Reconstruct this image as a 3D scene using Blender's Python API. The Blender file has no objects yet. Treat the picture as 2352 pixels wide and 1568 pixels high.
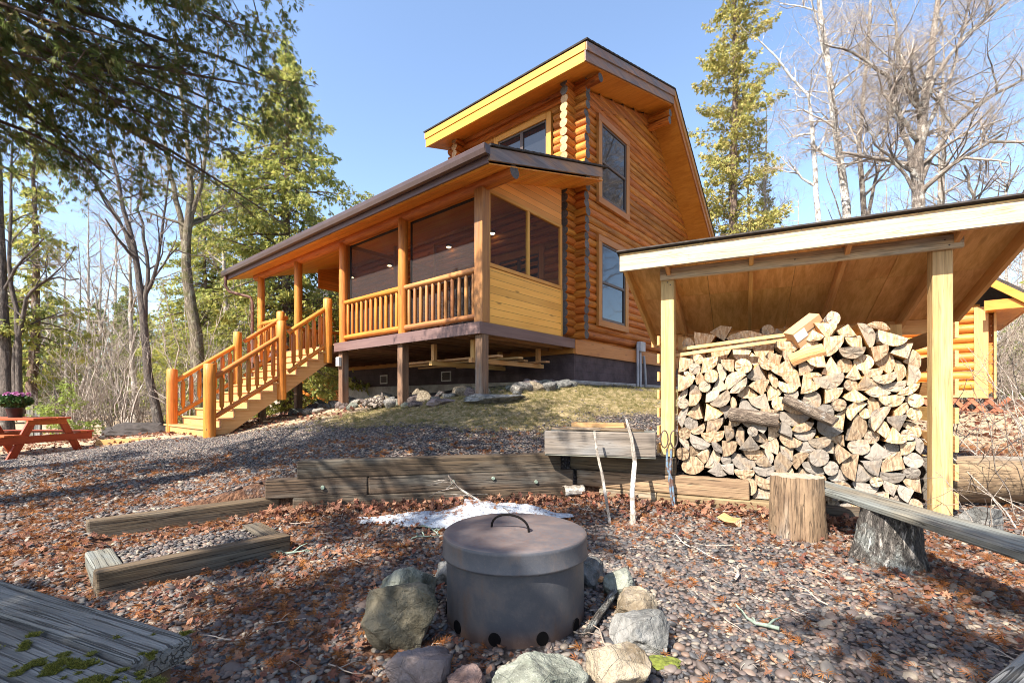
import bpy, bmesh, math, random
import numpy as np
from mathutils import Vector, Matrix, Euler, noise as mnoise
random.seed(7)
rng = np.random.default_rng(7)
R = math.radians
scene = bpy.context.scene
C = scene.collection
EYE = 1.2
FP = 1073.0 / 2352.0


def at(u, v, d):
    """a viewing ray carried out to its real depth d (metres)"""
    return Vector(((u - 1176) / 1073 * d, d, EYE - (v - 920) / 1073 * d))


# ------------------------------------------------------------------ camera, light, world
cam_d = bpy.data.cameras.new('camera')
cam = bpy.data.objects.new('camera', cam_d)
C.objects.link(cam)
cam.location = (0, 0, EYE)
cam.rotation_euler = (R(90), 0, 0)
cam_d.sensor_width = 36
cam_d.lens = 36 * FP
cam_d.shift_y = (920 - 784) / 2352
cam_d.clip_start = 0.05
cam_d.clip_end = 1000
scene.camera = cam

SUN_EL, SUN_AZ = R(46), math.atan2(-.6445, -.7646) + R(2.5)   # azimuth measured from +Y towards +X
sd = Vector((math.sin(SUN_AZ) * math.cos(SUN_EL), math.cos(SUN_AZ) * math.cos(SUN_EL), math.sin(SUN_EL)))
sun_d = bpy.data.lights.new('sun', 'SUN')
sun_d.energy = 5.0
sun_d.angle = R(0.55)
sun_d.color = (1, .93, .82)
sun = bpy.data.objects.new('sun', sun_d)
C.objects.link(sun)
sun.rotation_euler = (-sd).to_track_quat('-Z', 'Y').to_euler()

w = bpy.data.worlds.new('World')
scene.world = w
w.use_nodes = True
wt = w.node_tree
sky = wt.nodes.new('ShaderNodeTexSky')
sky.sky_type = 'NISHITA'
sky.sun_disc = False
sky.sun_elevation = SUN_EL
sky.sun_rotation = SUN_AZ
sky.altitude = 300
sky.air_density = 1.0
sky.dust_density = 1.2
sky.ozone_density = 1.0
bg = wt.nodes['Background']
bg.inputs['Strength'].default_value = 0.128
wt.links.new(sky.outputs[0], bg.inputs[0])
scene.view_settings.view_transform = 'Standard'
scene.view_settings.look = 'None'
scene.view_settings.exposure = 1.55
scene.view_settings.gamma = 1
scene.cycles.max_bounces = 6
scene.cycles.diffuse_bounces = 4
scene.cycles.glossy_bounces = 2
scene.cycles.transparent_max_bounces = 12
scene.cycles.use_denoising = True
scene.cycles.denoising_prefilter = 'ACCURATE'
scene.cycles.filter_width = 1.0


# ------------------------------------------------------------------ node helpers
class NT:
    def __init__(s, name):
        s.m = bpy.data.materials.new(name)
        s.m.use_nodes = True
        s.t = s.m.node_tree
        s.t.nodes.clear()
        s.out = s.t.nodes.new('ShaderNodeOutputMaterial')

    def n(s, typ, _attrs=None, **ins):
        nd = s.t.nodes.new('ShaderNode' + typ)
        for k, v in (_attrs or {}).items():
            setattr(nd, k, v)
        for k, v in ins.items():
            s.set(nd, k, v)
        return nd

    def set(s, nd, k, v):
        if isinstance(k, str) and k.startswith('i') and k[1:].isdigit():
            sock = nd.inputs[int(k[1:])]
        else:
            sock = nd.inputs[k.replace('_', ' ')]
        if isinstance(v, bpy.types.NodeSocket):
            s.t.links.new(v, sock)
        elif isinstance(v, bpy.types.Node):
            s.t.links.new(v.outputs[0], sock)
        else:
            if isinstance(v, (tuple, list)) and len(v) == 3 and sock.type == 'RGBA':
                v = (*v, 1)
            sock.default_value = v

    def math(s, op, a, b=0.0, c=None, clamp=False):
        nd = s.n('Math', {'operation': op, 'use_clamp': clamp})
        s.set(nd, 'i0', a)
        s.set(nd, 'i1', b)
        if c is not None:
            s.set(nd, 'i2', c)
        return nd.outputs[0]

    def vmul(s, a, b):
        nd = s.n('VectorMath', {'operation': 'MULTIPLY'})
        s.set(nd, 'i0', a)
        s.set(nd, 'i1', b)
        return nd.outputs[0]

    def mix(s, f, a, b, mode='MIX'):
        nd = s.n('MixRGB', {'blend_type': mode})
        s.set(nd, 'i0', f)
        s.set(nd, 'i1', a)
        s.set(nd, 'i2', b)
        return nd.outputs[0]

    def noise(s, vec, scale=1.0, detail=4.0, rough=.55, dist=0.0):
        nd = s.n('TexNoise', Scale=scale, Detail=detail, Roughness=rough, Distortion=dist)
        if vec is not None:
            s.set(nd, 'Vector', vec)
        return nd.outputs[0]

    def vor(s, vec, scale=1.0, feature='F1', rand=1.0):
        nd = s.n('TexVoronoi', {'feature': feature}, Scale=scale, Randomness=rand)
        s.set(nd, 'Vector', vec)
        return nd

    def ramp(s, f, stops, interp='LINEAR'):
        nd = s.n('ValToRGB')
        cr = nd.color_ramp
        cr.interpolation = interp
        while len(cr.elements) < len(stops):
            cr.elements.new(.5)
        for e, (p, c) in zip(cr.elements, stops):
            e.position = p
            e.color = (c, c, c, 1) if isinstance(c, (int, float)) else (*c, 1)
        s.set(nd, 'i0', f)
        return nd.outputs[0]

    def smooth(s, f, a, b):
        nd = s.n('MapRange', {'interpolation_type': 'SMOOTHSTEP'})
        s.set(nd, 'i0', f)
        s.set(nd, 'i1', a)
        s.set(nd, 'i2', b)
        return nd.outputs[0]

    def attr(s, name, out='Vector'):
        return s.n('Attribute', {'attribute_name': name}).outputs[out]

    def bump(s, h, strength=.3, dist=.01):
        return s.n('Bump', Strength=strength, Distance=dist, Height=h).outputs[0]

    def hsv(s, c, h=.5, sat=1.0, v=1.0):
        return s.n('HueSaturation', Hue=h, Saturation=sat, Value=v, Color=c).outputs[0]

    def bsdf(s, col, rough=.6, bump=None, spec=.35, metal=0.0, **kw):
        b = s.n('BsdfPrincipled', Roughness=rough, Metallic=metal)
        s.set(b, 'Base Color', col)
        s.set(b, 'Specular IOR Level', spec)
        if bump is not None:
            s.set(b, 'Normal', bump)
        for k, v in kw.items():
            s.set(b, k, v)
        s.t.links.new(b.outputs[0], s.out.inputs[0])
        return b


def wood(name, base, dark, rough=.6, gs=(1.6, 26), knots=.5, gray=None, gray_amt=.0, var=.16, bump=.35, plank=0.0, contrast=1.0, spec=.35, cracks=0.0, moss=0.0):
    k = NT(name)
    g, r = k.attr('g'), k.attr('r', 'Fac')
    n1 = k.noise(k.vmul(g, (gs[0], gs[1], gs[1])), 1, 5, .6, .6)
    n2 = k.noise(k.vmul(g, (gs[0] * 4, gs[1] * 5, gs[1] * 5)), 1, 3, .6)
    f = k.math('ADD', k.math('MULTIPLY', n1, .7), k.math('MULTIPLY', n2, .3))
    f = k.smooth(f, .5 - .22 / contrast, .5 + .22 / contrast)
    col = k.mix(f, dark, base)
    blotch = k.noise(k.vmul(g, (.9, 2.5, 2.5)), 1, 3, .5)
    col = k.mix(k.math('MULTIPLY', k.smooth(blotch, .35, .75), .45), col, k.hsv(col, .49, 1.05, .72))
    if knots > 0:
        v = k.vor(k.vmul(g, (1.7, 6.5, 6.5)), 1.0)
        kn = k.math('SUBTRACT', 1.0, k.smooth(v.outputs['Distance'], .05, .17 + .0 * knots))
        col = k.mix(k.math('MULTIPLY', kn, .75 * knots, clamp=True), col, tuple(c * .32 for c in dark))
    if gray is not None:
        gm = k.smooth(k.noise(k.vmul(g, (.8, 3.5, 3.5)), 1, 5, .62), .72 - gray_amt * .6, .9 - gray_amt * .45)
        gcol = k.mix(f, tuple(c * .5 for c in gray), gray)
        col = k.mix(gm, col, gcol)
    col = k.hsv(col, k.math('ADD', k.math('MULTIPLY', k.math('SUBTRACT', r, .5), .018), .5), 1.0,
                k.math('ADD', k.math('MULTIPLY', k.math('SUBTRACT', k.math('FRACT', k.math('MULTIPLY', r, 7.31)), .5), var * 2), 1.0))
    h = f
    if plank > 0:
        sy = k.n('SeparateXYZ', i0=k.attr('g')).outputs[1]
        q = k.math('FRACT', k.math('DIVIDE', sy, plank))
        ln = k.math('SUBTRACT', 1.0, k.smooth(k.math('ABSOLUTE', k.math('SUBTRACT', q, .5)), .015, .045))
        wn = k.n('TexWhiteNoise', {'noise_dimensions': '1D'})
        k.set(wn, 'W', k.math('FLOOR', k.math('ADD', k.math('DIVIDE', sy, plank), .5)))
        col = k.hsv(col, .5, 1, k.math('ADD', .86, k.math('MULTIPLY', wn.outputs[0], .28)))
        col = k.mix(k.math('MULTIPLY', ln, .72), col, tuple(c * .22 for c in dark))
        h = k.math('SUBTRACT', k.math('MULTIPLY', f, .5), k.math('MULTIPLY', ln, 2.0))
    if cracks > 0:
        cn = k.noise(k.vmul(g, (1.0, 34, 34)), 1, 2, .5, .2)
        ck = k.math('SUBTRACT', 1.0, k.smooth(k.math('ABSOLUTE', k.math('SUBTRACT', cn, .5)), .004, .03))
        col = k.mix(k.math('MULTIPLY', ck, cracks), col, tuple(c * .12 for c in dark))
        h = k.math('SUBTRACT', h, k.math('MULTIPLY', ck, 1.5))
    if moss > 0:
        mm = k.smooth(k.noise(k.vmul(g, (4, 7, 7)), 1, 6, .65), .78 - moss * .5, .86 - moss * .4)
        col = k.mix(mm, col, k.mix(n2, (.03, .045, .008), (.13, .15, .03)))
    k.bsdf(col, rough, k.bump(h, bump, .006), spec)
    return k.m


def plain(name, base, var=.25, scale=6, rough=.7, bump=.2, metal=0.0, spec=.35, second=None, bscale=40, amt=.5):
    k = NT(name)
    g = k.attr('g')
    n1 = k.noise(g, scale, 6, .62)
    c2 = second if second else tuple(c * (1 - var) for c in base)
    col = k.mix(k.smooth(n1, .5 - amt * .4, .5 + amt * .4), c2, base)
    col = k.hsv(col, .5, 1, k.math('ADD', .85, k.math('MULTIPLY', k.attr('r', 'Fac'), .3)))
    k.bsdf(col, rough, k.bump(k.noise(g, bscale, 4, .6), bump, .004), spec, metal)
    return k.m


M = {}
M['log'] = wood('stained_log', (.60, .22, .036), (.31, .088, .013), .52, (1.3, 22), .9, var=.2, bump=.5, spec=.3, cracks=.35, contrast=1.25)
M['log_orange'] = wood('orange_log', (.66, .25, .04), (.42, .13, .02), .48, (1.5, 20), .8, var=.14, bump=.35, spec=.35, contrast=1.2, cracks=.25)
M['log_weather_shade'] = wood('weathered_post_shaded_rail', (.50, .23, .07), (.26, .11, .04), .5, (1.3, 22), .4, gray=(.2, .16, .14), gray_amt=.28, var=.22, bump=.35)  # weathered corner post; on the nearest railing it stands in for tree shade
M['end_gray'] = wood('grey_log_end', (.16, .14, .13), (.05, .045, .045), .8, (20, 30), 0, var=.3)
M['end_pale'] = wood('pale_log_end', (.56, .37, .19), (.36, .2, .09), .7, (18, 30), 0, var=.15, cracks=.5)
M['fascia_yellow'] = wood('yellow_fascia', (.66, .32, .045), (.5, .22, .025), .4, (1.0, 20), .35, var=.08, bump=.15, spec=.45)
M['fascia_gray'] = wood('grey_fascia', (.42, .22, .11), (.22, .125, .08), .55, (.9, 16), .4, gray=(.215, .18, .18), gray_amt=.6, var=.1)  # brown board under wide grey patches
M['plank_orange'] = wood('orange_planks', (.74, .31, .055), (.56, .20, .03), .45, (1.2, 24), .7, var=.05, bump=.2, plank=.11)
M['plank_yellow'] = wood('yellow_pine_boards', (.86, .44, .095), (.72, .33, .055), .5, (1.2, 26), 1.0, var=.05, bump=.2, plank=.135, contrast=.8)
M['trim_yellow'] = wood('yellow_pine_trim', (.64, .32, .07), (.48, .22, .04), .5, (1.2, 26), .6, var=.06, bump=.2)
M['ply_orange'] = wood('orange_plywood', (.68, .27, .045), (.46, .15, .022), .5, (3, 14), .2, var=.06, bump=.2, contrast=.8)
M['trim_orange'] = wood('window_trim', (.5, .215, .058), (.36, .14, .035), .5, (1.2, 26), .5, var=.08, bump=.2)
M['stair'] = wood('stair_lumber', (.60, .35, .145), (.46, .24, .08), .6, (1.3, 24), .5, var=.08, bump=.2)
M['deck_paint'] = wood('brown_painted_board', (.19, .118, .105), (.135, .08, .075), .55, (.8, 14), .0, var=.1, bump=.15)
M['brown_post'] = wood('brown_post', (.26, .15, .085), (.12, .07, .045), .7, (1.2, 18), .5, gray=(.22, .2, .18), gray_amt=.35, var=.15, cracks=.5)
M['joist'] = wood('joist_lumber', (.3, .17, .085), (.17, .09, .05), .7, (1.2, 22), .3, var=.3)
M['lumber'] = wood('loose_lumber', (.55, .32, .14), (.36, .19, .08), .65, (1.2, 24), .4, var=.2)
M['shed_post'] = wood('treated_pine', (.66, .46, .22), (.46, .28, .11), .6, (1.1, 17), .8, var=.07, bump=.3, contrast=1.2, gray=(.3, .27, .22), gray_amt=.16, cracks=.3)
M['shed_fascia'] = wood('pale_fascia', (.66, .53, .35), (.52, .37, .21), .6, (1.0, 18), .8, var=.06, bump=.3, gray=(.34, .33, .31), gray_amt=.42, cracks=.4)
M['shed_rafter'] = wood('rafter_lumber', (.70, .42, .17), (.5, .26, .09), .65, (1.2, 22), .5, var=.1)
M['plywood'] = wood('shed_plywood', (.9, .60, .26), (.64, .36, .12), .65, (3.2, 17), .35, var=.07, bump=.3, contrast=1.1, gray=(.24, .2, .16), gray_amt=.12)
M['timber'] = wood('weathered_timber', (.145, .10, .058), (.055, .038, .025), .85, (1.1, 24), .35, gray=(.15, .135, .11), gray_amt=.45, var=.22, bump=.6, cracks=.8, moss=.18)
M['timber_pale'] = wood('pale_timber', (.32, .225, .125), (.14, .09, .05), .8, (1.0, 24), .5, gray=(.33, .29, .23), gray_amt=.4, var=.2, bump=.5, cracks=.7)
M['bench'] = wood('grey_bench_plank', (.24, .22, .185), (.05, .044, .038), .8, (.9, 34), .35, gray=(.27, .265, .25), gray_amt=.6, var=.1, bump=.9, cracks=.7)
M['bench_lichen'] = wood('lichened_plank', (.25, .22, .16), (.1, .085, .06), .85, (.9, 26), .3, gray=(.2, .21, .195), gray_amt=.6, var=.1, bump=.6, cracks=.7, moss=.1)
M['table_red'] = wood('red_stained_board', (.42, .085, .025), (.27, .045, .015), .5, (1.3, 24), .4, var=.14, bump=.25)
M['trough'] = wood('trough_board', (.27, .225, .18), (.13, .105, .085), .8, (.8, 8), .35, gray=(.26, .25, .24), gray_amt=.5, var=.1, bump=.5, cracks=.35)
M['old_wood'] = wood('old_split_wood', (.27, .185, .11), (.12, .075, .045), .8, (3.5, 12), .3, gray=(.3, .26, .22), gray_amt=.45, var=.25, bump=.8, cracks=.45)


def mk_block():
    k = NT('painted_block')
    g = k.attr('g')
    s = k.n('SeparateXYZ', i0=g)
    row = k.math('FLOOR', k.math('DIVIDE', s.outputs[1], .2))
    fx = k.math('FRACT', k.math('ADD', k.math('DIVIDE', s.outputs[0], .4), k.math('MULTIPLY', row, .5)))
    fy = k.math('FRACT', k.math('DIVIDE', s.outputs[1], .2))
    jn = k.math('MAXIMUM', k.math('GREATER_THAN', k.math('ABSOLUTE', k.math('SUBTRACT', fx, .5)), .485), k.math('GREATER_THAN', k.math('ABSOLUTE', k.math('SUBTRACT', fy, .5)), .47))
    n = k.noise(g, 3, 6, .65)
    col = k.mix(k.smooth(n, .35, .7), (.058, .042, .046), (.10, .073, .078))
    col = k.mix(k.math('MULTIPLY', jn, .45), col, (.04, .03, .032))
    h = k.math('SUBTRACT', k.math('MULTIPLY', k.noise(g, 40, 4, .6), .4), jn)
    k.bsdf(col, .8, k.bump(h, .5, .01), .25)
    return k.m


M['foundation'] = mk_block()
M['concrete'] = plain('pale_concrete', (.42, .39, .36), .4, 5, .9, .5)
M['shingle'] = plain('dark_shingle', (.055, .045, .04), .5, 14, .95, .8)
M['gutter'] = plain('brown_gutter', (.075, .045, .04), .2, 3, .35, .02, spec=.5)
M['grey_pipe'] = plain('grey_conduit', (.34, .35, .38), .2, 4, .4, .05)
M['white_plastic'] = plain('white_plastic', (.62, .6, .56), .1, 4, .4, .02)
M['black_frame'] = plain('dark_frame', (.022, .02, .02), .2, 4, .5, .02)
M['sash'] = plain('brown_sash', (.085, .06, .05), .2, 4, .4, .02)
M['blue_metal'] = plain('worn_blue_metal', (.14, .22, .30), .4, 18, .5, .2, metal=.3, second=(.13, .07, .05), amt=.25)
M['cardboard'] = plain('cardboard', (.5, .3, .15), .15, 5, .8, .1)
M['paper'] = plain('paper_label', (.72, .70, .66), .1, 5, .7, .02)
M['pot'] = plain('black_pot', (.02, .018, .018), .2, 5, .4, .05)
M['flower'] = plain('pink_petals', (.62, .27, .50), .3, 30, .7, .1)
M['lattice'] = plain('red_lattice', (.36, .12, .06), .3, 6, .7, .1)


def mk_pane():
    k = NT('window_glass')
    k.bsdf((.012, .014, .018), .04, None, .9)
    return k.m


def mk_screen(name, col, alpha):
    k = NT(name)
    d = k.n('BsdfDiffuse', Color=(*col, 1))
    t = k.n('BsdfTransparent')
    mx = k.n('MixShader', i0=alpha)
    k.t.links.new(t.outputs[0], mx.inputs[1])
    k.t.links.new(d.outputs[0], mx.inputs[2])
    k.t.links.new(mx.outputs[0], k.out.inputs[0])
    return k.m


M['pane'] = mk_pane()
M['screen'] = mk_screen('insect_screen', (.085, .075, .075), .22)


def mk_lamp():
    k = NT('lit_lamp')
    e = k.n('Emission', Color=(1, .72, .38, 1), Strength=4)
    k.t.links.new(e.outputs[0], k.out.inputs[0])
    return k.m


M['lamp'] = mk_lamp()


def mk_leaf(name, cols, trans=.35, rough=.6, rnd='r', scale=1.5):
    """foliage: colour per spray, some light coming through"""
    k = NT(name)
    r = k.attr('r', 'Fac') if rnd == 'r' else k.n('ObjectInfo').outputs['Random']
    col = k.ramp(r, [(i / (len(cols) - 1), c) for i, c in enumerate(cols)])
    d = k.n('BsdfPrincipled', Roughness=rough)
    k.set(d, 'Base Color', col)
    k.set(d, 'Specular IOR Level', .25)
    t = k.n('BsdfTranslucent')
    k.set(t, 'Color', col)
    mx = k.n('MixShader', i0=trans)
    k.t.links.new(d.outputs[0], mx.inputs[1])
    k.t.links.new(t.outputs[0], mx.inputs[2])
    k.t.links.new(mx.outputs[0], k.out.inputs[0])
    return k.m


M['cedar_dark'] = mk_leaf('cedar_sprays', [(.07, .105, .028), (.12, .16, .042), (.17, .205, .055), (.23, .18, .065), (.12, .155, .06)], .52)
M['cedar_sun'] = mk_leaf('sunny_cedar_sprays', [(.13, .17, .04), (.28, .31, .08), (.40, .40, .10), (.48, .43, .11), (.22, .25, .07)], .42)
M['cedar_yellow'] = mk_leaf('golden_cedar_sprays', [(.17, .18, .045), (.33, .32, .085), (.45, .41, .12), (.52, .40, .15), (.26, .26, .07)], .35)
M['spruce'] = mk_leaf('spruce_needles', [(.11, .15, .035), (.22, .26, .065), (.34, .35, .09), (.17, .2, .06)], .25)
M['fir_light'] = mk_leaf('young_fir_needles', [(.22, .29, .06), (.33, .39, .09), (.27, .33, .08)], .35)
M['pot_leaf'] = mk_leaf('pot_leaves', [(.02, .05, .012), (.04, .09, .02), (.06, .11, .03)], .25)
M['grass'] = mk_leaf('grass_blades', [(.09, .10, .025), (.21, .18, .07), (.33, .265, .125), (.15, .145, .04)], .35, rnd='o')
M['moss'] = plain('green_moss', (.15, .17, .028), .6, 40, .95, 1.0, second=(.05, .06, .01), bscale=120)
M['lichen'] = plain('pale_lichen', (.24, .30, .24), .4, 40, .95, .8)


def bark(name, base, dark, light=None, la=.0, scale=(7, 1.6), bump=1.0, moss=0.0, birch=False):
    k = NT(name)
    g = k.attr('g')
    gg = k.vmul(g, (scale[1], scale[0], scale[0]))
    n1 = k.noise(gg, 3.2, 5, .65, .5)
    n2 = k.noise(gg, 14, 3, .6)
    f = k.smooth(k.math('ADD', k.math('MULTIPLY', n1, .75), k.math('MULTIPLY', n2, .25)), .36, .62)
    col = k.mix(f, dark, base)
    if light is not None:
        lm = k.smooth(k.noise(g, 3.5, 6, .7), .66 - la * .4, .78 - la * .4)
        col = k.mix(lm, col, light)
    if birch:
        bm = k.smooth(k.noise(k.vmul(g, (26, 2.5, 2.5)), 1, 3, .6), .6, .68)
        col = k.mix(bm, col, dark)
    if moss > 0:
        mm = k.smooth(k.noise(g, 4, 6, .7), .75 - moss * .5, .88 - moss * .45)
        col = k.mix(mm, col, (.13, .12, .05))
    k.bsdf(col, .9, k.bump(f, bump, .02), .2)
    return k.m


M['bark_cedar'] = bark('cedar_bark', (.24, .17, .13), (.1, .065, .05), (.3, .27, .24), .3)
M['bark_gray'] = bark('grey_bark', (.30, .25, .21), (.12, .095, .08), (.48, .45, .4), .4, moss=.12)
M['bark_dark'] = bark('dark_bark', (.16, .13, .11), (.06, .05, .045), (.28, .26, .22), .2)
M['bark_moss'] = bark('mossy_bark', (.25, .21, .15), (.09, .07, .05), (.3, .28, .2), .3, moss=.5)
M['bark_pale'] = bark('pale_bark', (.42, .37, .31), (.2, .165, .14), (.54, .5, .45), .4)
M['bark_birch'] = bark('birch_bark', (.66, .61, .55), (.14, .11, .1), (.78, .75, .7), .5, birch=True)
M['bark_twig'] = bark('grey_twigs', (.36, .29, .24), (.2, .16, .13))
M['bark_twig_pale'] = bark('pale_twigs', (.56, .48, .41), (.36, .29, .24))
M['bark_stump'] = bark('stump_bark', (.30, .27, .24), (.07, .06, .055), (.46, .47, .44), .45, scale=(11, 2.2), bump=1.6)
M['bark_fire'] = bark('firewood_bark', (.27, .21, .16), (.09, .065, .05), (.42, .4, .36), .35, scale=(12, 3))


def endgrain(name, base, dark, ring, gray, ga):
    k = NT(name)
    g, r = k.attr('g'), k.attr('r', 'Fac')
    s = k.n('SeparateXYZ', i0=g)
    rad = k.math('POWER', k.math('ADD', k.math('POWER', s.outputs[1], 2.0), k.math('POWER', s.outputs[2], 2.0)), .5)
    n1 = k.noise(g, 9, 5, .6)
    rr = k.math('SINE', k.math('ADD', k.math('MULTIPLY', rad, 520), k.math('MULTIPLY', n1, 9)))
    streak = k.noise(k.vmul(g, (8, 60, 12)), 1, 4, .6, .5)
    col = k.mix(k.smooth(streak, .35, .68), dark, base)
    col = k.mix(k.math('MULTIPLY', k.smooth(rr, -.4, 1), .25), col, ring)
    gm = k.smooth(k.math('ADD', k.math('MULTIPLY', n1, .6), k.math('MULTIPLY', r, .5)), .78 - ga * .7, .98 - ga * .6)
    col = k.mix(gm, col, k.mix(streak, tuple(c * .45 for c in gray), gray))
    v = k.vor(k.vmul(g, (5, 14, 14)), 1.0, 'DISTANCE_TO_EDGE')
    ck = k.math('SUBTRACT', 1.0, k.smooth(v.outputs[0], .0, .035))
    ck = k.math('MULTIPLY', ck, k.smooth(n1, .5, .6))
    col = k.mix(k.math('MULTIPLY', ck, .8), col, (.05, .035, .025))
    col = k.hsv(col, .5, 1, k.math('ADD', .66, k.math('MULTIPLY', k.math('FRACT', k.math('MULTIPLY', r, 5.7)), .6)))
    k.bsdf(col, .85, k.bump(streak, .8, .012), .2)
    return k.m


M['end_fresh'] = endgrain('fresh_cut_end', (.60, .46, .31), (.36, .215, .115), (.3, .14, .05), (.42, .34, .26), .3)
M['end_old'] = endgrain('grey_cut_end', (.46, .34, .22), (.22, .145, .088), (.2, .12, .07), (.33, .285, .24), .55)
M['split_fresh'] = wood('fresh_split_face', (.62, .38, .16), (.42, .2, .065), .8, (3, 22), .1, var=.25, bump=.8)
M['split_old'] = wood('grey_split_face', (.36, .29, .22), (.19, .14, .1), .85, (3, 22), .1, gray=(.34, .32, .30), gray_amt=.5, var=.25, bump=.8, cracks=.4)


def rockmat(name, c1, c2, c3, moss=0.0, speck=0.0):
    k = NT(name)
    p = k.attr('g')
    n1 = k.noise(p, 5, 8, .62, .4)
    n2 = k.noise(p, 22, 6, .65)
    col = k.mix(k.smooth(n1, .38, .6), tuple(c * .38 for c in c1), tuple(c * .72 for c in c2))
    col = k.mix(k.math('MULTIPLY', k.smooth(n2, .45, .7), .6), col, c3)
    if speck > 0:
        sp = k.smooth(k.noise(p, 90, 2, .6), .62, .68)
        col = k.mix(k.math('MULTIPLY', sp, speck), col, (.38, .39, .36))
    if moss > 0:
        mm = k.smooth(k.noise(p, 6, 7, .7), .74 - moss * .5, .86 - moss * .45)
        col = k.mix(mm, col, (.14, .13, .05))
    v = k.vor(p, 7, 'DISTANCE_TO_EDGE')
    ck = k.math('SUBTRACT', 1.0, k.smooth(v.outputs[0], 0, .02))
    h = k.math('SUBTRACT', k.math('ADD', n2, n1), k.math('MULTIPLY', ck, .12))
    k.bsdf(col, .85, k.bump(h, 1.0, .03), .3)
    return k.m


M['rock_olive'] = rockmat('olive_rock', (.16, .135, .085), (.26, .22, .15), (.12, .11, .08), moss=.25)
M['rock_gray'] = rockmat('grey_rock', (.2, .2, .19), (.33, .32, .30), (.15, .155, .15), speck=.25)
M['rock_green'] = rockmat('greenish_rock', (.22, .23, .18), (.34, .35, .29), (.17, .19, .15), speck=.4)
M['rock_purple'] = rockmat('purple_rock', (.22, .16, .15), (.33, .26, .24), (.18, .15, .15))
M['rock_pink'] = rockmat('pinkish_rock', (.33, .19, .155), (.42, .28, .23), (.24, .17, .15))
M['rock_tan'] = rockmat('tan_rock', (.36, .27, .17), (.46, .38, .27), (.24, .2, .16), speck=.2)
M['rock_pale'] = rockmat('pale_fieldstone', (.42, .38, .32), (.58, .53, .46), (.3, .27, .25))


def mk_barrel():
    k = NT('rusted_steel')
    g = k.attr('g')
    n1 = k.noise(g, 3.2, 7, .68, .3)
    n2 = k.noise(g, 60, 3, .6)
    nv = k.noise(k.vmul(g, (2.0, 22, 22)), 1, 4, .6)
    col = k.mix(k.smooth(n1, .42, .66), (.062, .064, .074), (.11, .10, .10))
    sz = k.n('SeparateXYZ', i0=g).outputs[0]
    rust = k.smooth(k.math('ADD', k.math('MULTIPLY', n1, .7), k.math('MULTIPLY', nv, .4)), .55, .75)
    col = k.mix(k.math('MULTIPLY', rust, .7), col, k.mix(n2, (.07, .045, .035), (.17, .10, .065)))
    low = k.math('SUBTRACT', 1.0, k.smooth(k.math('ADD', sz, k.math('MULTIPLY', n1, .08)), .05, .13))
    col = k.mix(k.math('MULTIPLY', low, .55), col, (.13, .065, .035))
    col = k.mix(k.math('MULTIPLY', k.smooth(n2, .56, .7), .3), col, (.13, .10, .09))
    k.bsdf(col, .55, k.bump(k.math('ADD', n2, n1), .25, .004), .5, .25)
    return k.m


def mk_lid():
    k = NT('rusty_lid_steel')
    g = k.attr('g')
    n1 = k.noise(g, 4, 7, .65, .4)
    n2 = k.noise(g, 45, 4, .6)
    col = k.mix(k.smooth(n1, .4, .62), (.095, .085, .09), (.155, .12, .11))
    col = k.mix(k.math('MULTIPLY', k.smooth(n2, .52, .66), .4), col, (.15, .08, .055))
    k.bsdf(col, .6, k.bump(n2, .3, .004), .45, .2)
    return k.m


M['steel'] = mk_barrel()
M['lid'] = mk_lid()


def mk_snow():
    k = NT('old_snow')
    g = k.attr('g')
    n = k.noise(g, 16, 7, .7)
    d = k.smooth(k.noise(g, 30, 5, .75), .57, .63)
    col = k.mix(k.smooth(n, .35, .7), (.36, .39, .44), (.50, .53, .58))
    col = k.mix(d, col, (.16, .11, .08))
    k.bsdf(col, .6, k.bump(n, .9, .05), .3)
    return k.m


M['snow'] = mk_snow()


def mk_pebble():
    k = NT('pebble_stone')
    r = k.n('ObjectInfo').outputs['Random']
    p = k.n('TexCoord').outputs['Object']
    col = k.ramp(r, [(0, (.036, .035, .038)), (.2, (.07, .068, .07)), (.38, (.12, .084, .07)), (.52, (.082, .067, .062)), (.66, (.17, .112, .082)), (.8, (.11, .102, .095)), (.9, (.28, .225, .165)), (1, (.055, .048, .047))])
    col = k.hsv(col, .5, .95, k.math('ADD', .8, k.math('MULTIPLY', k.noise(p, 2.5, 4, .6), .45)))
    k.bsdf(col, .6, None, .4)
    return k.m


M['pebble'] = mk_pebble()
M['dead_leaf'] = mk_leaf('dead_leaves', [(.17, .066, .04), (.12, .045, .033), (.25, .12, .07), (.09, .042, .034), (.36, .2, .12), (.2, .06, .035)], .2, .7, 'o')
M['dead_frond'] = mk_leaf('dead_cedar_fronds', [(.28, .095, .025), (.18, .06, .018), (.36, .145, .04), (.11, .043, .02)], .2, .7, 'o')
M['twig_o'] = mk_leaf('dry_twigs', [(.4, .33, .27), (.25, .19, .15), (.55, .48, .4)], 0, .8, 'o')


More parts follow.
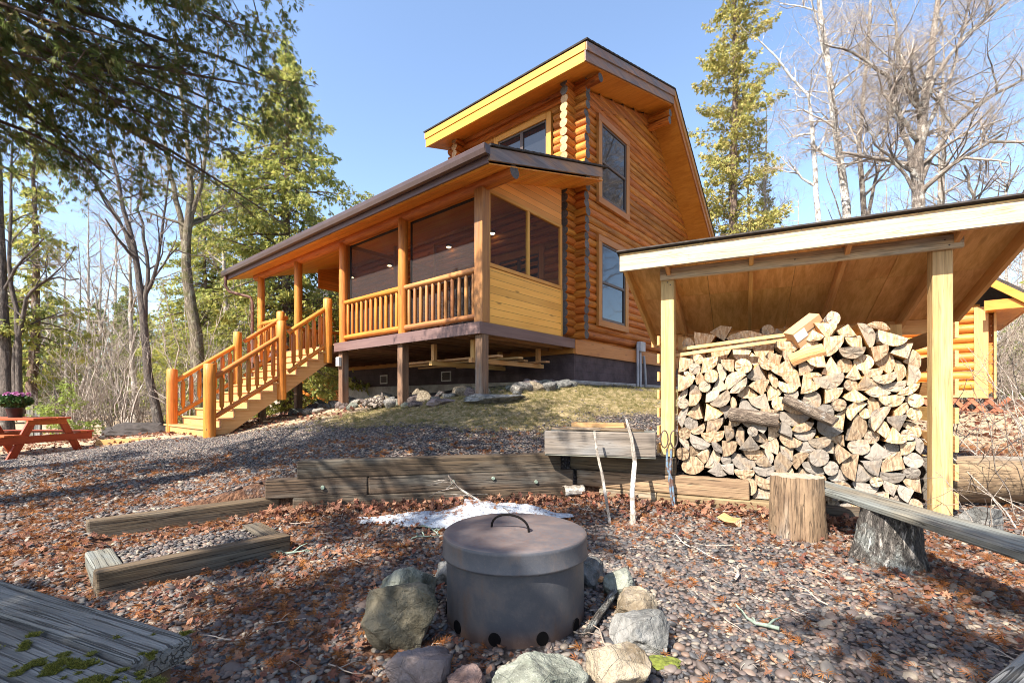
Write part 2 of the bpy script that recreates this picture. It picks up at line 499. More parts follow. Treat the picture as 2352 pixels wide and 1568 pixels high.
def mk_ground():
    k = NT('ground_surface')
    p = k.n('NewGeometry').outputs['Position']
    z = k.n('Attribute', {'attribute_name': 'zone'})
    sep = k.n('SeparateColor', i0=z.outputs['Color'])
    lawn, lit, far = sep.outputs[0], sep.outputs[1], sep.outputs[2]
    v = k.vor(p, 34)
    peb = k.ramp(k.n('SeparateColor', i0=v.outputs['Color']).outputs[0], [(0, (.04, .04, .05)), (.3, (.08, .07, .075)), (.6, (.115, .088, .083)), (.85, (.09, .095, .105)), (1, (.17, .14, .12))])
    peb = k.mix(k.smooth(v.outputs['Distance'], .25, .62), peb, (.03, .024, .022))
    n1 = k.noise(p, 2.2, 6, .6)
    n2 = k.noise(p, 26, 5, .7)
    n3 = k.noise(p, 9, 6, .7)
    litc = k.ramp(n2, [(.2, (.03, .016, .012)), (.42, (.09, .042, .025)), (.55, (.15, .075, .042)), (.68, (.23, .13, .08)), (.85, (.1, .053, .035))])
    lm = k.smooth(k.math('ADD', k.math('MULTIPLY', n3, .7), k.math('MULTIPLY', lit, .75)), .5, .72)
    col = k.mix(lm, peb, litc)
    lawnc = k.ramp(k.math('ADD', k.math('MULTIPLY', n3, .6), k.math('MULTIPLY', n2, .4)), [(.3, (.06, .053, .02)), (.44, (.135, .112, .045)), (.52, (.23, .175, .09)), (.62, (.34, .265, .16))])
    gm = k.smooth(k.math('ADD', k.math('MULTIPLY', n3, .5), k.math('MULTIPLY', lawn, .9)), .6, .85)
    col = k.mix(gm, col, lawnc)
    farc = k.ramp(k.math('ADD', k.math('MULTIPLY', n1, .5), k.math('MULTIPLY', n2, .5)), [(.3, (.17, .115, .075)), (.48, (.36, .26, .17)), (.6, (.48, .37, .26)), (.75, (.28, .2, .13))])
    col = k.mix(k.smooth(k.math('ADD', k.math('MULTIPLY', n3, .3), far), .35, .85), col, farc)
    h = k.math('ADD', k.math('MULTIPLY', k.math('SUBTRACT', 1.0, v.outputs['Distance']), .6), n2)
    k.bsdf(col, .9, k.bump(h, .9, .03), .2)
    return k.m


M['ground'] = mk_ground()


# ------------------------------------------------------------------ mesh builder
AX = (Vector((1, 0, 0)), Vector((0, 1, 0)), Vector((0, 0, 1)))


class MB:
    def __init__(s):
        s.V, s.F, s.MI, s.G, s.Rv, s.SM = [], [], [], [], [], []

    def add(s, verts, faces, gs, r=None, mi=0, smooth=False):
        b = len(s.V)
        r = random.random() if r is None else r
        s.V.extend(tuple(v) for v in verts)
        s.G.extend(tuple(v) for v in gs)
        s.Rv.extend([r] * len(verts))
        for f in faces:
            s.F.append(tuple(b + i for i in f))
            s.MI.append(mi)
            s.SM.append(smooth)
        return b

    def obox(s, c, half, axes=AX, mi=0, r=None, grain=None, jit=0.0):
        c = Vector(c)
        a = [Vector(x).normalized() for x in axes]
        o = sorted(range(3), key=lambda i: -half[i])
        if grain is not None:
            o = [grain] + [i for i in o if i != grain]
        off = Vector((random.uniform(-40, 40), random.uniform(-1, 1) * 9, random.uniform(-9, 9)))
        vs, gs = [], []
        for sx in (-1, 1):
            for sy in (-1, 1):
                for sz in (-1, 1):
                    l = (sx * half[0], sy * half[1], sz * half[2])
                    p = c + a[0] * l[0] + a[1] * l[1] + a[2] * l[2]
                    if jit:
                        p += Vector((random.uniform(-jit, jit), random.uniform(-jit, jit), random.uniform(-jit, jit)))
                    vs.append(p)
                    gs.append(Vector((l[o[0]], l[o[1]], l[o[2]])) + off)
        fs = [(0, 1, 3, 2), (4, 6, 7, 5), (0, 4, 5, 1), (2, 3, 7, 6), (0, 2, 6, 4), (1, 5, 7, 3)]
        if a[0].cross(a[1]).dot(a[2]) < 0:
            fs = [f[::-1] for f in fs]
        s.add(vs, fs, gs, r, mi)

    def box(s, lo, hi, mi=0, r=None, grain=None):
        lo, hi = Vector(lo), Vector(hi)
        s.obox((lo + hi) / 2, (hi - lo) / 2, AX, mi, r, grain)

    def bar(s, p0, p1, w, h, up=(0, 0, 1), mi=0, r=None, jit=0.0):
        """board from p0 to p1, w across, h along up"""
        p0, p1 = Vector(p0), Vector(p1)
        d = (p1 - p0)
        L = d.length
        d.normalize()
        up = Vector(up)
        side = d.cross(up).normalized()
        up = side.cross(d).normalized()
        s.obox((p0 + p1) / 2, (L / 2, w / 2, h / 2), (d, side, up), mi, r, 0, jit)

    def tube(s, pts, radii, n=12, mi=0, cap=None, smooth=True, wob=0.0, r=None, ends=True):
        pts = [Vector(p) for p in pts]
        if isinstance(radii, (int, float)):
            radii = [radii] * len(pts)
        r = random.random() if r is None else r
        off = random.uniform(-40, 40)
        off2 = random.uniform(-9, 9)
        vs, gs = [], []
        L = 0.0
        x = None
        ph = [random.uniform(0, 6.28) for _ in range(3)]
        for i, p in enumerate(pts):
            d = (pts[min(i + 1, len(pts) - 1)] - pts[max(i - 1, 0)])
            if d.length < 1e-9:
                d = Vector((0, 0, 1))
            d.normalize()
            if x is None:
                x = d.orthogonal().normalized()
            x = (x - d * x.dot(d))
            if x.length < 1e-6:
                x = d.orthogonal()
            x.normalize()
            y = d.cross(x)
            if i:
                L += (p - pts[i - 1]).length
            for j in range(n):
                t = 2 * math.pi * j / n
                rr = radii[i]
                if wob:
                    rr *= 1 + wob * (math.sin(2 * t + ph[0] + L * .8) + .6 * math.sin(3 * t + ph[1] - L * 1.7) + .5 * math.sin(L * 3 + ph[2]))
                q = x * (math.cos(t) * rr) + y * (math.sin(t) * rr)
                vs.append(p + q)
                gs.append((L + off, math.cos(t) * rr + off2, math.sin(t) * rr + off2))
        fs = []
        for i in range(len(pts) - 1):
            for j in range(n):
                a, b = i * n + j, i * n + (j + 1) % n
                fs.append((a, b, b + n, a + n))
        s.add(vs, fs, gs, r, mi, smooth)
        if ends:
            cm = mi if cap is None else cap
            for i, fl in ((0, True), (len(pts) - 1, False)):
                ring = vs[i * n:(i + 1) * n]
                gg = [(0.01 * i, g[1] - off2, g[2] - off2) for g in gs[i * n:(i + 1) * n]]
                f = tuple(range(n))
                s.add(ring, [f[::-1] if fl else f], gg, r, cm)

    def prism(s, poly, o, ax, ay, az, depth, mi=0, side_mi=None, r=None):
        """polygon in (ax, ay) from o, extruded along az by depth"""
        o, ax, ay, az = Vector(o), Vector(ax), Vector(ay), Vector(az)
        n = len(poly)
        off = Vector((random.uniform(-40, 40), random.uniform(-9, 9), 0))
        r = random.random() if r is None else r
        A = [o + ax * p[0] + ay * p[1] for p in poly]
        B = [p + az * depth for p in A]
        ga = [Vector((p[0], p[1], 0)) + off for p in poly]
        gb = [g + Vector((0, 0, depth)) for g in ga]
        flip = ax.cross(ay).dot(az) > 0
        area = sum(poly[i][0] * poly[(i + 1) % n][1] - poly[(i + 1) % n][0] * poly[i][1] for i in range(n))
        if area < 0:
            flip = not flip
        f = tuple(range(n))
        s.add(A, [f[::-1] if flip else f], ga, r, mi)
        s.add(B, [f if flip else f[::-1]], gb, r, mi)
        fs = [((i, (i + 1) % n, n + (i + 1) % n, n + i) if flip else (n + i, n + (i + 1) % n, (i + 1) % n, i)) for i in range(n)]
        s.add(A + B, fs, ga + gb, r, mi if side_mi is None else side_mi)

    def build(s, name, mats, parent=None, bevel=0.0, loc=None, seg=1):
        me = bpy.data.meshes.new(name)
        me.from_pydata(s.V, [], s.F)
        mats = mats if isinstance(mats, (list, tuple)) else [mats]
        for m in mats:
            me.materials.append(m)
        me.polygons.foreach_set('material_index', s.MI)
        me.polygons.foreach_set('use_smooth', s.SM)
        a = me.attributes.new('g', 'FLOAT_VECTOR', 'POINT')
        a.data.foreach_set('vector', np.array(s.G, dtype=np.float32).ravel())
        a = me.attributes.new('r', 'FLOAT', 'POINT')
        a.data.foreach_set('value', np.array(s.Rv, dtype=np.float32))
        me.update()
        o = bpy.data.objects.new(name, me)
        C.objects.link(o)
        if parent is not None:
            o.parent = parent
        if loc is not None:
            o.location = loc
        if bevel > 0:
            bm = o.modifiers.new('bevel', 'BEVEL')
            bm.width = bevel
            bm.segments = seg
            bm.limit_method = 'ANGLE'
            bm.angle_limit = R(40)
        return o


def tag(o, label=None, cat=None, group=None, kind=None):
    if label:
        o['label'] = label
    if cat:
        o['category'] = cat
    if group:
        o['group'] = group
    if kind:
        o['kind'] = kind
    return o


def thing(name, label, cat, loc=(0, 0, 0), rz=0.0, group=None):
    o = bpy.data.objects.new(name, None)
    o.empty_display_size = .2
    C.objects.link(o)
    o.location = loc
    o.rotation_euler = (0, 0, rz)
    return tag(o, label, cat, group)


def copy_tree(o, label=None, loc=None, rot=None, scale=None):
    c = o.copy()
    C.objects.link(c)
    for ch in list(o.children):
        d = ch.copy()
        C.objects.link(d)
        d.parent = c
        for g in list(ch.children):
            e = g.copy()
            C.objects.link(e)
            e.parent = d
    if label:
        c['label'] = label
    if loc is not None:
        c.location = loc
    if rot is not None:
        c.rotation_euler = rot
    if scale is not None:
        c.scale = scale
    return c


def np_mesh(name, V, F, mats, r=None, G=None, parent=None, smooth=False, mi=None):
    """mesh from numpy arrays, quads or triangles"""
    V = np.asarray(V, dtype=np.float32)
    F = np.asarray(F, dtype=np.int32)
    me = bpy.data.meshes.new(name)
    k = F.shape[1]
    me.vertices.add(len(V))
    me.vertices.foreach_set('co', V.ravel())
    me.loops.add(F.size)
    me.loops.foreach_set('vertex_index', F.ravel())
    me.polygons.add(len(F))
    me.polygons.foreach_set('loop_start', np.arange(0, F.size, k, dtype=np.int32))
    me.polygons.foreach_set('loop_total', np.full(len(F), k, dtype=np.int32))
    for m in (mats if isinstance(mats, (list, tuple)) else [mats]):
        me.materials.append(m)
    if mi is not None:
        me.polygons.foreach_set('material_index', np.asarray(mi, dtype=np.int32))
    if smooth:
        me.polygons.foreach_set('use_smooth', np.ones(len(F), dtype=bool))
    a = me.attributes.new('r', 'FLOAT', 'POINT')
    a.data.foreach_set('value', np.asarray(r if r is not None else np.zeros(len(V)), dtype=np.float32))
    a = me.attributes.new('g', 'FLOAT_VECTOR', 'POINT')
    a.data.foreach_set('vector', np.asarray(G if G is not None else V, dtype=np.float32).ravel())
    me.update(calc_edges=True)
    me.validate()
    o = bpy.data.objects.new(name, me)
    C.objects.link(o)
    if parent is not None:
        o.parent = parent
    return o
# ------------------------------------------------------------------ terrain
CT = np.array([
    (-2.5, 5.0, .42), (-2.2, 5.3, .52), (-1, 5.6, .55), (.2, 5.75, .56), (1.0, 5.9, .56), (1.9, 5.6, .46), (2.6, 5.3, .33), (3.4, 5.1, .26), (4.6, 4.6, .22),
    (-.53, 8.3, 1.25), (-2.26, 9.76, 1.13), (-4.05, 11.26, 1.05), (-6.07, 9.5, .47), (-8.0, 11.1, .44), (-7, 10.3, .47), (1.31, 10.3, 1.56), (2.6, 11.8, 1.57), (5, 14.2, 1.5), (8, 17, 1.4),
    (-2, 13.2, 1.45), (-6, 16, .95), (0, 15, 1.55), (1.6, 7.4, .98), (2.4, 9.2, 1.32), (-.2, 6.9, .84), (-1.6, 7.2, .8), (-3.0, 7.2, .62), (3.6, 7.6, .92), (4.5, 10, 1.25),
    (-5.0, 7.2, .36), (-3.4, 5.6, .3), (-4.5, 5.5, .27), (-4.4, 4.0, .15), (-6.6, 6, .26), (-9.1, 9.2, .14), (-8.8, 10, .27), (-7.2, 9.0, .36), (-10, 7, .12), (-7, 3.5, .08), (-3.2, 4.8, .2), (-3.9, 4.1, .16),
    (6, 4.2, .25), (8, 6, .45), (10.2, 9.8, .95), (8, 10.5, 1.05), (12, 12, 1.0), (6, 7.5, .7), (5.4, 5.2, .36),
    (-14, 12, .05), (-11, 16, .15), (-20, 20, 0), (-10, 24, .3), (0, 28, 1.3), (15, 24, 1.4), (28, 20, 1.2), (22, 8, .8), (15, 3, .3), (-20, 6, 0), (-15, -2, 0),
    (-40, 40, .2), (0, 60, 1.0), (50, 50, 1.2), (60, 0, .6), (-60, 0, 0), (-60, 60, 0), (0, -40, 0), (50, -40, 0), (-50, -40, 0), (0, 160, 1.5), (150, 100, 1.5), (-150, 100, .5), (150, -60, .5), (-150, -60, 0)])


def _u(d2):
    return np.where(d2 > 1e-9, d2 * np.log(np.maximum(d2, 1e-9)), 0.0)


_P = CT[:, :2]
_K = _u(((_P[:, None] - _P[None]) ** 2).sum(-1)) + np.eye(len(_P)) * .02
_Q = np.c_[np.ones(len(_P)), _P]
_A = np.block([[_K, _Q], [_Q.T, np.zeros((3, 3))]])
_W = np.linalg.solve(_A, np.r_[CT[:, 2], 0, 0, 0])

# retaining walls, seen from above: step timber end, bend, wall end, corner, right wall end
SHED_L = Vector((1.74, 5.2, 0))
E1 = Vector((.896, -.444, 0)).normalized()
NS = Vector((-.444, -.896, 0)).normalized()
W_T = Vector((-3.45, 3.86, 0))
W_0 = Vector((-2.5, 4.72, 0))
W_C = Vector((.87, 5.5, 0))
W_R = W_C + E1 * 2.75
EDGE = [(-12, 1.6), (-6.5, 2.2), (W_T.x, W_T.y), (W_0.x, W_0.y), (W_C.x, W_C.y), (W_R.x, W_R.y), (5.3, 3.7), (9, 3.0)]


def edge_sd(x, y):
    """signed distance to the pit's edge (positive uphill) and how sharp the edge is there"""
    best = np.full(x.shape, 1e9)
    sg = np.zeros(x.shape)
    wd = np.zeros(x.shape)
    wid = [2.0, 1.2, .16, .10, .10, .9, 1.4]
    for i in range(len(EDGE) - 1):
        (ax, ay), (bx, by) = EDGE[i], EDGE[i + 1]
        dx, dy = bx - ax, by - ay
        L2 = dx * dx + dy * dy
        t = np.clip(((x - ax) * dx + (y - ay) * dy) / L2, 0, 1)
        qx, qy = ax + t * dx, ay + t * dy
        d = np.hypot(x - qx, y - qy)
        cr = dx * (y - ay) - dy * (x - ax)
        m = d < best - 1e-6
        best = np.where(m, d, best)
        sg = np.where(m, np.sign(cr), sg)
        wd = np.where(m, wid[i], wd)
    return best * sg, wd


def hgt(x, y):
    x, y = np.broadcast_arrays(np.asarray(x, dtype=float), np.asarray(y, dtype=float))
    sh = x.shape
    x, y = x.ravel(), y.ravel()
    out = np.empty(len(x))
    for i in range(0, len(x), 20000):
        X, Y = x[i:i + 20000], y[i:i + 20000]
        up = _u((X[:, None] - _P[None, :, 0]) ** 2 + (Y[:, None] - _P[None, :, 1]) ** 2) @ _W[:-3] + _W[-3] + _W[-2] * X + _W[-1] * Y
        up = np.clip(up, -.3, 2.2)
        s, wd = edge_sd(X, Y)
        lo = .0 + .08 * np.clip(1 - np.abs(s) / .7, 0, 1) ** 1.5 + .018 * np.sin(X * 1.7 + 1) * np.cos(Y * 2.1) + .01 * np.sin(X * 4.3 - Y * 3.1)
        t = np.clip((s - np.where(wd < .5, .11, 0)) / np.where(wd < .5, .07, wd), -1, 1) * .5 + .5
        t = t * t * (3 - 2 * t)
        up = up + .022 * np.sin(X * 1.3 + Y * .7) * np.cos(Y * 1.9 - X * .4) + .01 * np.sin(X * 5.1 + Y * 2.2)
        out[i:i + 20000] = lo * (1 - t) + up * t
    return out.reshape(sh)


def gz(x, y):
    return float(hgt(np.array([x]), np.array([y]))[0])


def gap_noise(x, y, s=1.0, seed=0.0):
    return (np.sin(x * 2.1 * s + 1.3 + seed) * np.cos(y * 1.7 * s - .4 + seed) + .6 * np.sin(x * 4.7 * s - y * 3.3 * s + seed * 2) + .4 * np.cos(x * 9.1 * s + y * 7.7 * s + seed)) / 2.0


def zones(x, y):
    s, _ = edge_sd(x, y)
    # lawn: the band below the porch and along the gable
    ln = np.exp(-(((x - 1.9) * .9 / 2.6) ** 4 + ((y - 8.75 - .18 * (x - 1.9)) / 1.5) ** 4))
    ln = np.maximum(ln, np.exp(-(((x + 1.2) / 2.7) ** 4 + ((y - 8.15 + .5 * np.clip(x + 1.2, -3, .8)) / 1.15) ** 4)))
    ln = np.maximum(ln, np.exp(-(((x - 5.0) / 2.2) ** 4 + ((y - 11) / 2.6) ** 4)) * .8)
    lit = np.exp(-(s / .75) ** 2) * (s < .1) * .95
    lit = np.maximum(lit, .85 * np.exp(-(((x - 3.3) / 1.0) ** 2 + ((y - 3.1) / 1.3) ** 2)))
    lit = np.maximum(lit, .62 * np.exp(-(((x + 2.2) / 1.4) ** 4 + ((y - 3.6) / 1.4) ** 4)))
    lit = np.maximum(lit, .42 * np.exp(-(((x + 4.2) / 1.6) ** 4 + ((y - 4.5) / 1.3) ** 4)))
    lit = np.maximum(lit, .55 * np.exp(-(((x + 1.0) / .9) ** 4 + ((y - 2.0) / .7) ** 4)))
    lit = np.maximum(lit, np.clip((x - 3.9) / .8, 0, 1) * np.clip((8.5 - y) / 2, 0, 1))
    far = np.clip((y - 9.2 + .55 * np.clip(x + 6, -30, 0) * -.2) / 1.2, 0, 1) * np.clip((-5.6 - x) / 1.5, 0, 1)
    far = np.maximum(far, np.clip((-9.5 - x) / 1.5, 0, 1) * np.clip((y - 6) / 2, 0, 1))
    far = np.maximum(far, np.clip((y - 13) / 2, 0, 1))
    far = np.maximum(far, np.clip((x - 6.0) / 1.5, 0, 1) * np.clip((y - 4.2) / 2, 0, 1))
    dirt = np.exp(-(((x + 5.0) / 2.0) ** 4 + ((y - 10.6) / 1.3) ** 4))
    far = np.maximum(far, dirt * .75)
    return ln, lit, far


def build_ground():
    pos = list(np.arange(0, 7.01, .085)) + list(7 + np.geomspace(.1, 193, 62))
    xs = np.array(sorted([-p for p in pos[1:]] + pos))
    ys = np.array(sorted([4.4 - p for p in pos[1:] if 4.4 - p > -90] + [4.4 + p for p in pos]))
    X, Y = np.meshgrid(xs, ys)
    Z = hgt(X, Y)
    V = np.stack([X, Y, Z], -1).reshape(-1, 3)
    nx, ny = len(xs), len(ys)
    i = np.arange(nx * ny).reshape(ny, nx)
    F = np.stack([i[:-1, :-1], i[:-1, 1:], i[1:, 1:], i[1:, :-1]], -1).reshape(-1, 4)
    o = np_mesh('ground', V, F, M['ground'], smooth=True)
    ln, lit, far = zones(X.ravel(), Y.ravel())
    col = np.stack([ln, lit, far, np.ones_like(ln)], -1).astype(np.float32)
    a = o.data.color_attributes.new('zone', 'FLOAT_COLOR', 'POINT')
    a.data.foreach_set('color', col.ravel())
    tag(o, 'sloping yard of pebbles, dead leaves and thin grass below the cabin', 'ground', kind='structure')
    return o


build_ground()

# ------------------------------------------------------------------ the cabin (local x runs along the eaves, towards the gable; y back; z up)
HZ = -math.atan2(.6445, .7646)
cabin = thing('log_cabin', 'orange log cabin with raised screened porch, dormer and log stairway', 'cabin', (-.534, 8.3, 0), HZ)
DK = 2.577
CS = .182


def cab(x, y):
    """cabin coordinates to the ground plan"""
    v = Matrix.Rotation(HZ, 3, 'Z') @ Vector((x, y, 0))
    return v.x - .534, v.y + 8.3


def cabgz(x, y):
    return gz(*cab(x, y))


def soff_z(y):       # underside of the main roof
    if y <= 6.97:
        return 8.10 + (y - 2.225) * .295
    return 9.5 - (y - 6.97) * .893


# log walls
def log_run(mb, p0, p1, r, cap, wob=.035):
    p0, p1 = Vector(p0), Vector(p1)
    n = max(2, int((p1 - p0).length / .7))
    pts = [p0.lerp(p1, i / n) + Vector((0, 0, random.uniform(-.004, .004))) for i in range(n + 1)]
    mb.tube(pts, [r * random.uniform(.97, 1.03) for _ in pts], 14, 0, cap, True, wob)


mb = MB()
z = 2.67
while z < 6.45:
    xr = .35 + random.uniform(-.03, .03)
    log_run(mb, (-9.3, 3.0, z), (xr, 3.0, z), .099, 1)
    z += CS
while z < 8.36:
    xr = .35 + random.uniform(-.03, .03)
    if z > 6.5 and z < 7.9:
        log_run(mb, (-3.75, 3.0, z), (-2.4, 3.0, z), .099, 1)
        log_run(mb, (-.5, 3.0, z), (xr, 3.0, z), .099, 1)
    else:
        log_run(mb, (-3.75 - (.25 if z > 7.7 else 0), 3.0, z), (xr, 3.0, z), .099, 1)
    z += CS
mb.box((-2.5, 3.02, 6.4), (-.45, 3.08, 7.95), 0)
mb.build('front_wall', [M['log'], M['end_gray']], cabin)

mb = MB()
z = 2.67 + CS / 2
while z < 9.45:
    if z < 8.25:
        y0 = 2.6 + random.uniform(-.02, .02)
    else:
        y0 = 2.225 + (z - 8.05) / .295
    y1 = min(11.0, 6.97 + (9.5 - z) / .893)
    if y1 - y0 > .4:
        cap = 1 if z > 6.3 else 2
        if z > 7.95:
            cap = 2  # topmost ends grey: the eave's shade put into the cap colour
        log_run(mb, (0, y0, z), (0, y1, z), .099, cap)
    z += CS
mb.prism([(3.0, 2.6), (11.0, 2.6), (11.0, 5.9), (6.97, 9.5), (3.0, 8.31)], (-.075, 0, 0), (0, 1, 0), (0, 0, 1), (1, 0, 0), .05)
mb.prism([(6.2, 9.2), (6.97, 9.5), (7.6, 8.93), (11, 5.9), (10.9, 5.6), (6.97, 9.15), (3.0, 7.95), (2.95, 8.29)], (-.02, 0, 0), (0, 1, 0), (0, 0, 1), (1, 0, 0), .1)
mb.build('gable_wall', [M['log'], M['end_pale'], M['end_gray']], cabin)
mb = MB()   # dormer cheek and far gable, closing the house
z = 2.67 + CS / 2
while z < 8.3:
    if z > 6.2:
        log_run(mb, (-3.55, 2.62, z), (-3.55, 2.225 + 4.6, z), .099, 1)
    z += CS
mb.box((-3.6, 3.05, 6.0), (-3.5, 7, 8.3))
mb.build('dormer_side_wall', [M['log'], M['end_pale']], cabin)
mb = MB()
z = 2.67
while z < 6.0:
    log_run(mb, (-9.2, 2.65, z + CS / 2), (-9.2, 11, z + CS / 2), .099, 1)
    log_run(mb, (-9.3, 11, z), (.1, 11, z), .099, 1)
    z += CS
mb.prism([(3, 6.0), (11, 6.0), (6.97, 9.4)], (-9.2, 0, 0), (0, 1, 0), (0, 0, 1), (-1, 0, 0), .06)
mb.build('back_wall', [M['log'], M['end_gray']], cabin)

mb = MB()
fz0 = .7
mb.box((-9.35, 2.93, fz0), (.06, 2.98, 2.26))
mb.box((.01, 2.985, fz0), (.06, 11.05, 2.26))
mb.box((-9.35, 2.985, fz0), (-9.3, 11.05, 2.26))
mb.build('foundation', M['foundation'], cabin)
mb = MB()
mb.box((-9.45, 2.86, fz0), (.13, 2.925, 1.66))
mb.box((.065, 2.93, fz0), (.13, 11.1, 1.66))
ft = mb.build('footing', M['concrete'], cabin, .01)
mb = MB()
mb.box((-9.3, 2.86, 2.262), (.075, 2.925, 2.575))
mb.box((.08, 2.9, 2.25), (.115, 11.0, 2.575))
mb.build('skirt_board', M['trim_orange'], cabin)
for vx in (-4.2, -7.2):
    mb = MB()
    for a, b in (((vx - .2, 2.90, 1.75), (vx + .2, 2.926, 1.78)), ((vx - .2, 2.90, 2.0), (vx + .2, 2.926, 2.03)), ((vx - .2, 2.90, 1.782), (vx - .17, 2.926, 1.998)), ((vx + .17, 2.90, 1.782), (vx + .2, 2.926, 1.998))):
        mb.box(a, b)
    v = mb.build('foundation_vent', M['white_plastic'], cabin)
    mb = MB()
    for i in range(5):
        mb.box((vx - .168, 2.905, 1.79 + i * .042), (vx + .168, 2.922, 1.815 + i * .042))
    mb.build('louver', M['sash'], v)


# windows
def gable_window(y0, y1, z0, z1):
    fr = MB()
    tw = .155
    X0, X1 = .085, .165
    fr.box((X0, y0, z0 + tw), (X1, y0 + tw, z1 - tw))
    fr.box((X0, y1 - tw, z0 + tw), (X1, y1, z1 - tw))
    fr.box((X0, y0 - .01, z1 - tw), (X1 + .004, y1 + .01, z1))
    fr.box((X0, y0 - .01, z0), (X1 + .004, y1 + .01, z0 + tw))
    f = fr.build('window', M['trim_orange'], cabin, .006)
    s = MB()
    a0, a1, b0, b1 = y0 + tw, y1 - tw, z0 + tw, z1 - tw
    mid = (b0 + b1) / 2
    t = .05
    for (ya, yb, za, zb, xa, xb) in ((a0, a0 + t, b0, b1, .09, .145), (a1 - t, a1, b0, b1, .09, .145), (a0 + t, a1 - t, b1 - t, b1, .09, .14), (a0 + t, a1 - t, b0, b0 + t + .02, .09, .14), (a0 + t, a1 - t, mid - .03, mid + .03, .09, .138)):
        s.box((xa, ya, za), (xb, yb, zb))
    s.build('sash', M['sash'], f, .004)
    p = MB()
    p.box((.06, a0 + t, b0 + t + .02), (.108, a1 - t, mid - .03))
    p.box((.06, a0 + t, mid + .03), (.120, a1 - t, b1 - t))
    p.build('pane', M['pane'], f)


gable_window(3.86, 5.48, 5.94, 8.07)
gable_window(3.86, 5.42, 2.99, 5.18)


def front_window(x0, x1, z0, z1, y, mull, mt):
    fr = MB()
    tw = .14
    fr.box((x0, y, z0), (x0 + tw, y + .1, z1))
    fr.box((x1 - tw, y, z0), (x1, y + .1, z1))
    fr.box((x0 + tw, y - .006, z1 - tw), (x1 - tw, y + .1, z1))
    fr.box((x0 + tw, y - .006, z0), (x1 - tw, y + .1, z0 + tw))
    f = fr.build('window', mt, cabin, .006)
    s = MB()
    a0, a1, b0, b1 = x0 + tw, x1 - tw, z0 + tw, z1 - tw
    xs = [a0 + (a1 - a0) * i / mull for i in range(mull + 1)]
    for i in range(mull):
        s.box((xs[i], y + .03, b0), (xs[i] + .045, y + .085, b1))
        s.box((xs[i + 1] - .045, y + .03, b0), (xs[i + 1], y + .085, b1))
        s.box((xs[i] + .045, y + .032, b0), (xs[i + 1] - .045, y + .085, b0 + .045))
        s.box((xs[i] + .045, y + .032, b1 - .045), (xs[i + 1] - .045, y + .085, b1))
    s.build('sash', M['sash'], f)
    p = MB()
    p.box((a0 + .01, y + .06, b0 + .01), (a1 - .01, y + .09, b1 - .01))
    p.build('pane', M['pane'], f)


front_window(-2.35, -.55, 6.45, 7.94, 2.88, 2, M['trim_yellow'])
front_window(-2.3, -.75, 3.3, 4.85, 2.86, 2, M['trim_orange'])
mb = MB()   # porch door on the log wall
mb.box((-4.0, 2.85, DK), (-3.0, 2.92, DK + 2.1))
dr = mb.build('door', M['sash'], cabin, .006)
mb = MB()
mb.tube([(-3.1, 2.85, DK + 1), (-3.1, 2.79, DK + 1)], [.012, .028], 10)
mb.build('handle', M['grey_pipe'], dr)


# main roof
def slab(mb, prof, x0, x1, th, mi=0):
    """a roof skin over the profile (y, z) points, th thick, straight down"""
    for (ya, za), (yb, zb) in zip(prof[:-1], prof[1:]):
        P = [(x0, ya, za), (x1, ya, za), (x1, yb, zb), (x0, yb, zb)]
        d = Vector((0, yb - ya, zb - za))
        L = d.length
        d.normalize()
        n = Vector((1, 0, 0)).cross(d)
        c = Vector(((x0 + x1) / 2, (ya + yb) / 2, (za + zb) / 2)) - n * th / 2
        mb.obox(c, ((x1 - x0) / 2, L / 2, th / 2), (Vector((1, 0, 0)), d, n), mi, None, 0)


EV, RG, BK = (2.20, 8.545), (6.97, 9.955), (12.3, 5.2)
mb = MB()
for k in range(22):     # courses of shingles, each lapping the one below
    t0, t1 = k / 22, (k + 1) / 22
    ya, yb = EV[0] + (RG[0] - EV[0]) * t0, EV[0] + (RG[0] - EV[0]) * t1
    za, zb = EV[1] + (RG[1] - EV[1]) * t0, EV[1] + (RG[1] - EV[1]) * t1
    slab(mb, [(ya, za + .006), (yb + .01, zb - .002)], -4.33, .83, .03)
for k in range(30):
    t0, t1 = k / 30, (k + 1) / 30
    ya, yb = RG[0] + (BK[0] - RG[0]) * t0, RG[0] + (BK[0] - RG[0]) * t1
    za, zb = RG[1] + (BK[1] - RG[1]) * t0, RG[1] + (BK[1] - RG[1]) * t1
    slab(mb, [(ya - .01, za - .002), (yb, zb + .006)], -10.2, .83, .03)
slab(mb, [(2.9, 6.33), (6.97, 9.955)], -10.2, -4.34, .04)
roof = mb.build('roof', M['shingle'], cabin)
mb = MB()
slab(mb, [(2.27, 8.155), (6.97, 9.54), (12.2, 4.87)], -4.25, .74, .03)
slab(mb, [(3.0, 6.0), (6.97, 9.54)], -10.1, -4.35, .03)
mb.build('soffit', M['ply_orange'], roof)
mb = MB()
mb.box((-4.30, 2.222, 8.34), (.775, 2.262, 8.50))
mb.box((-4.27, 2.235, 8.115), (.745, 2.275, 8.325))
mb.build('eave_fascia', M['fascia_yellow'], roof, .004)


def rake(prof, x0, x1, top, h):
    mb = MB()
    for (ya, za), (yb, zb) in zip(prof[:-1], prof[1:]):
        poly = [(ya, za - top), (yb, zb - top), (yb, zb - top - h), (ya, za - top - h)]
        mb.prism(poly, (x0, 0, 0), (0, 1, 0), (0, 0, 1), (1, 0, 0), x1 - x0)
    return mb


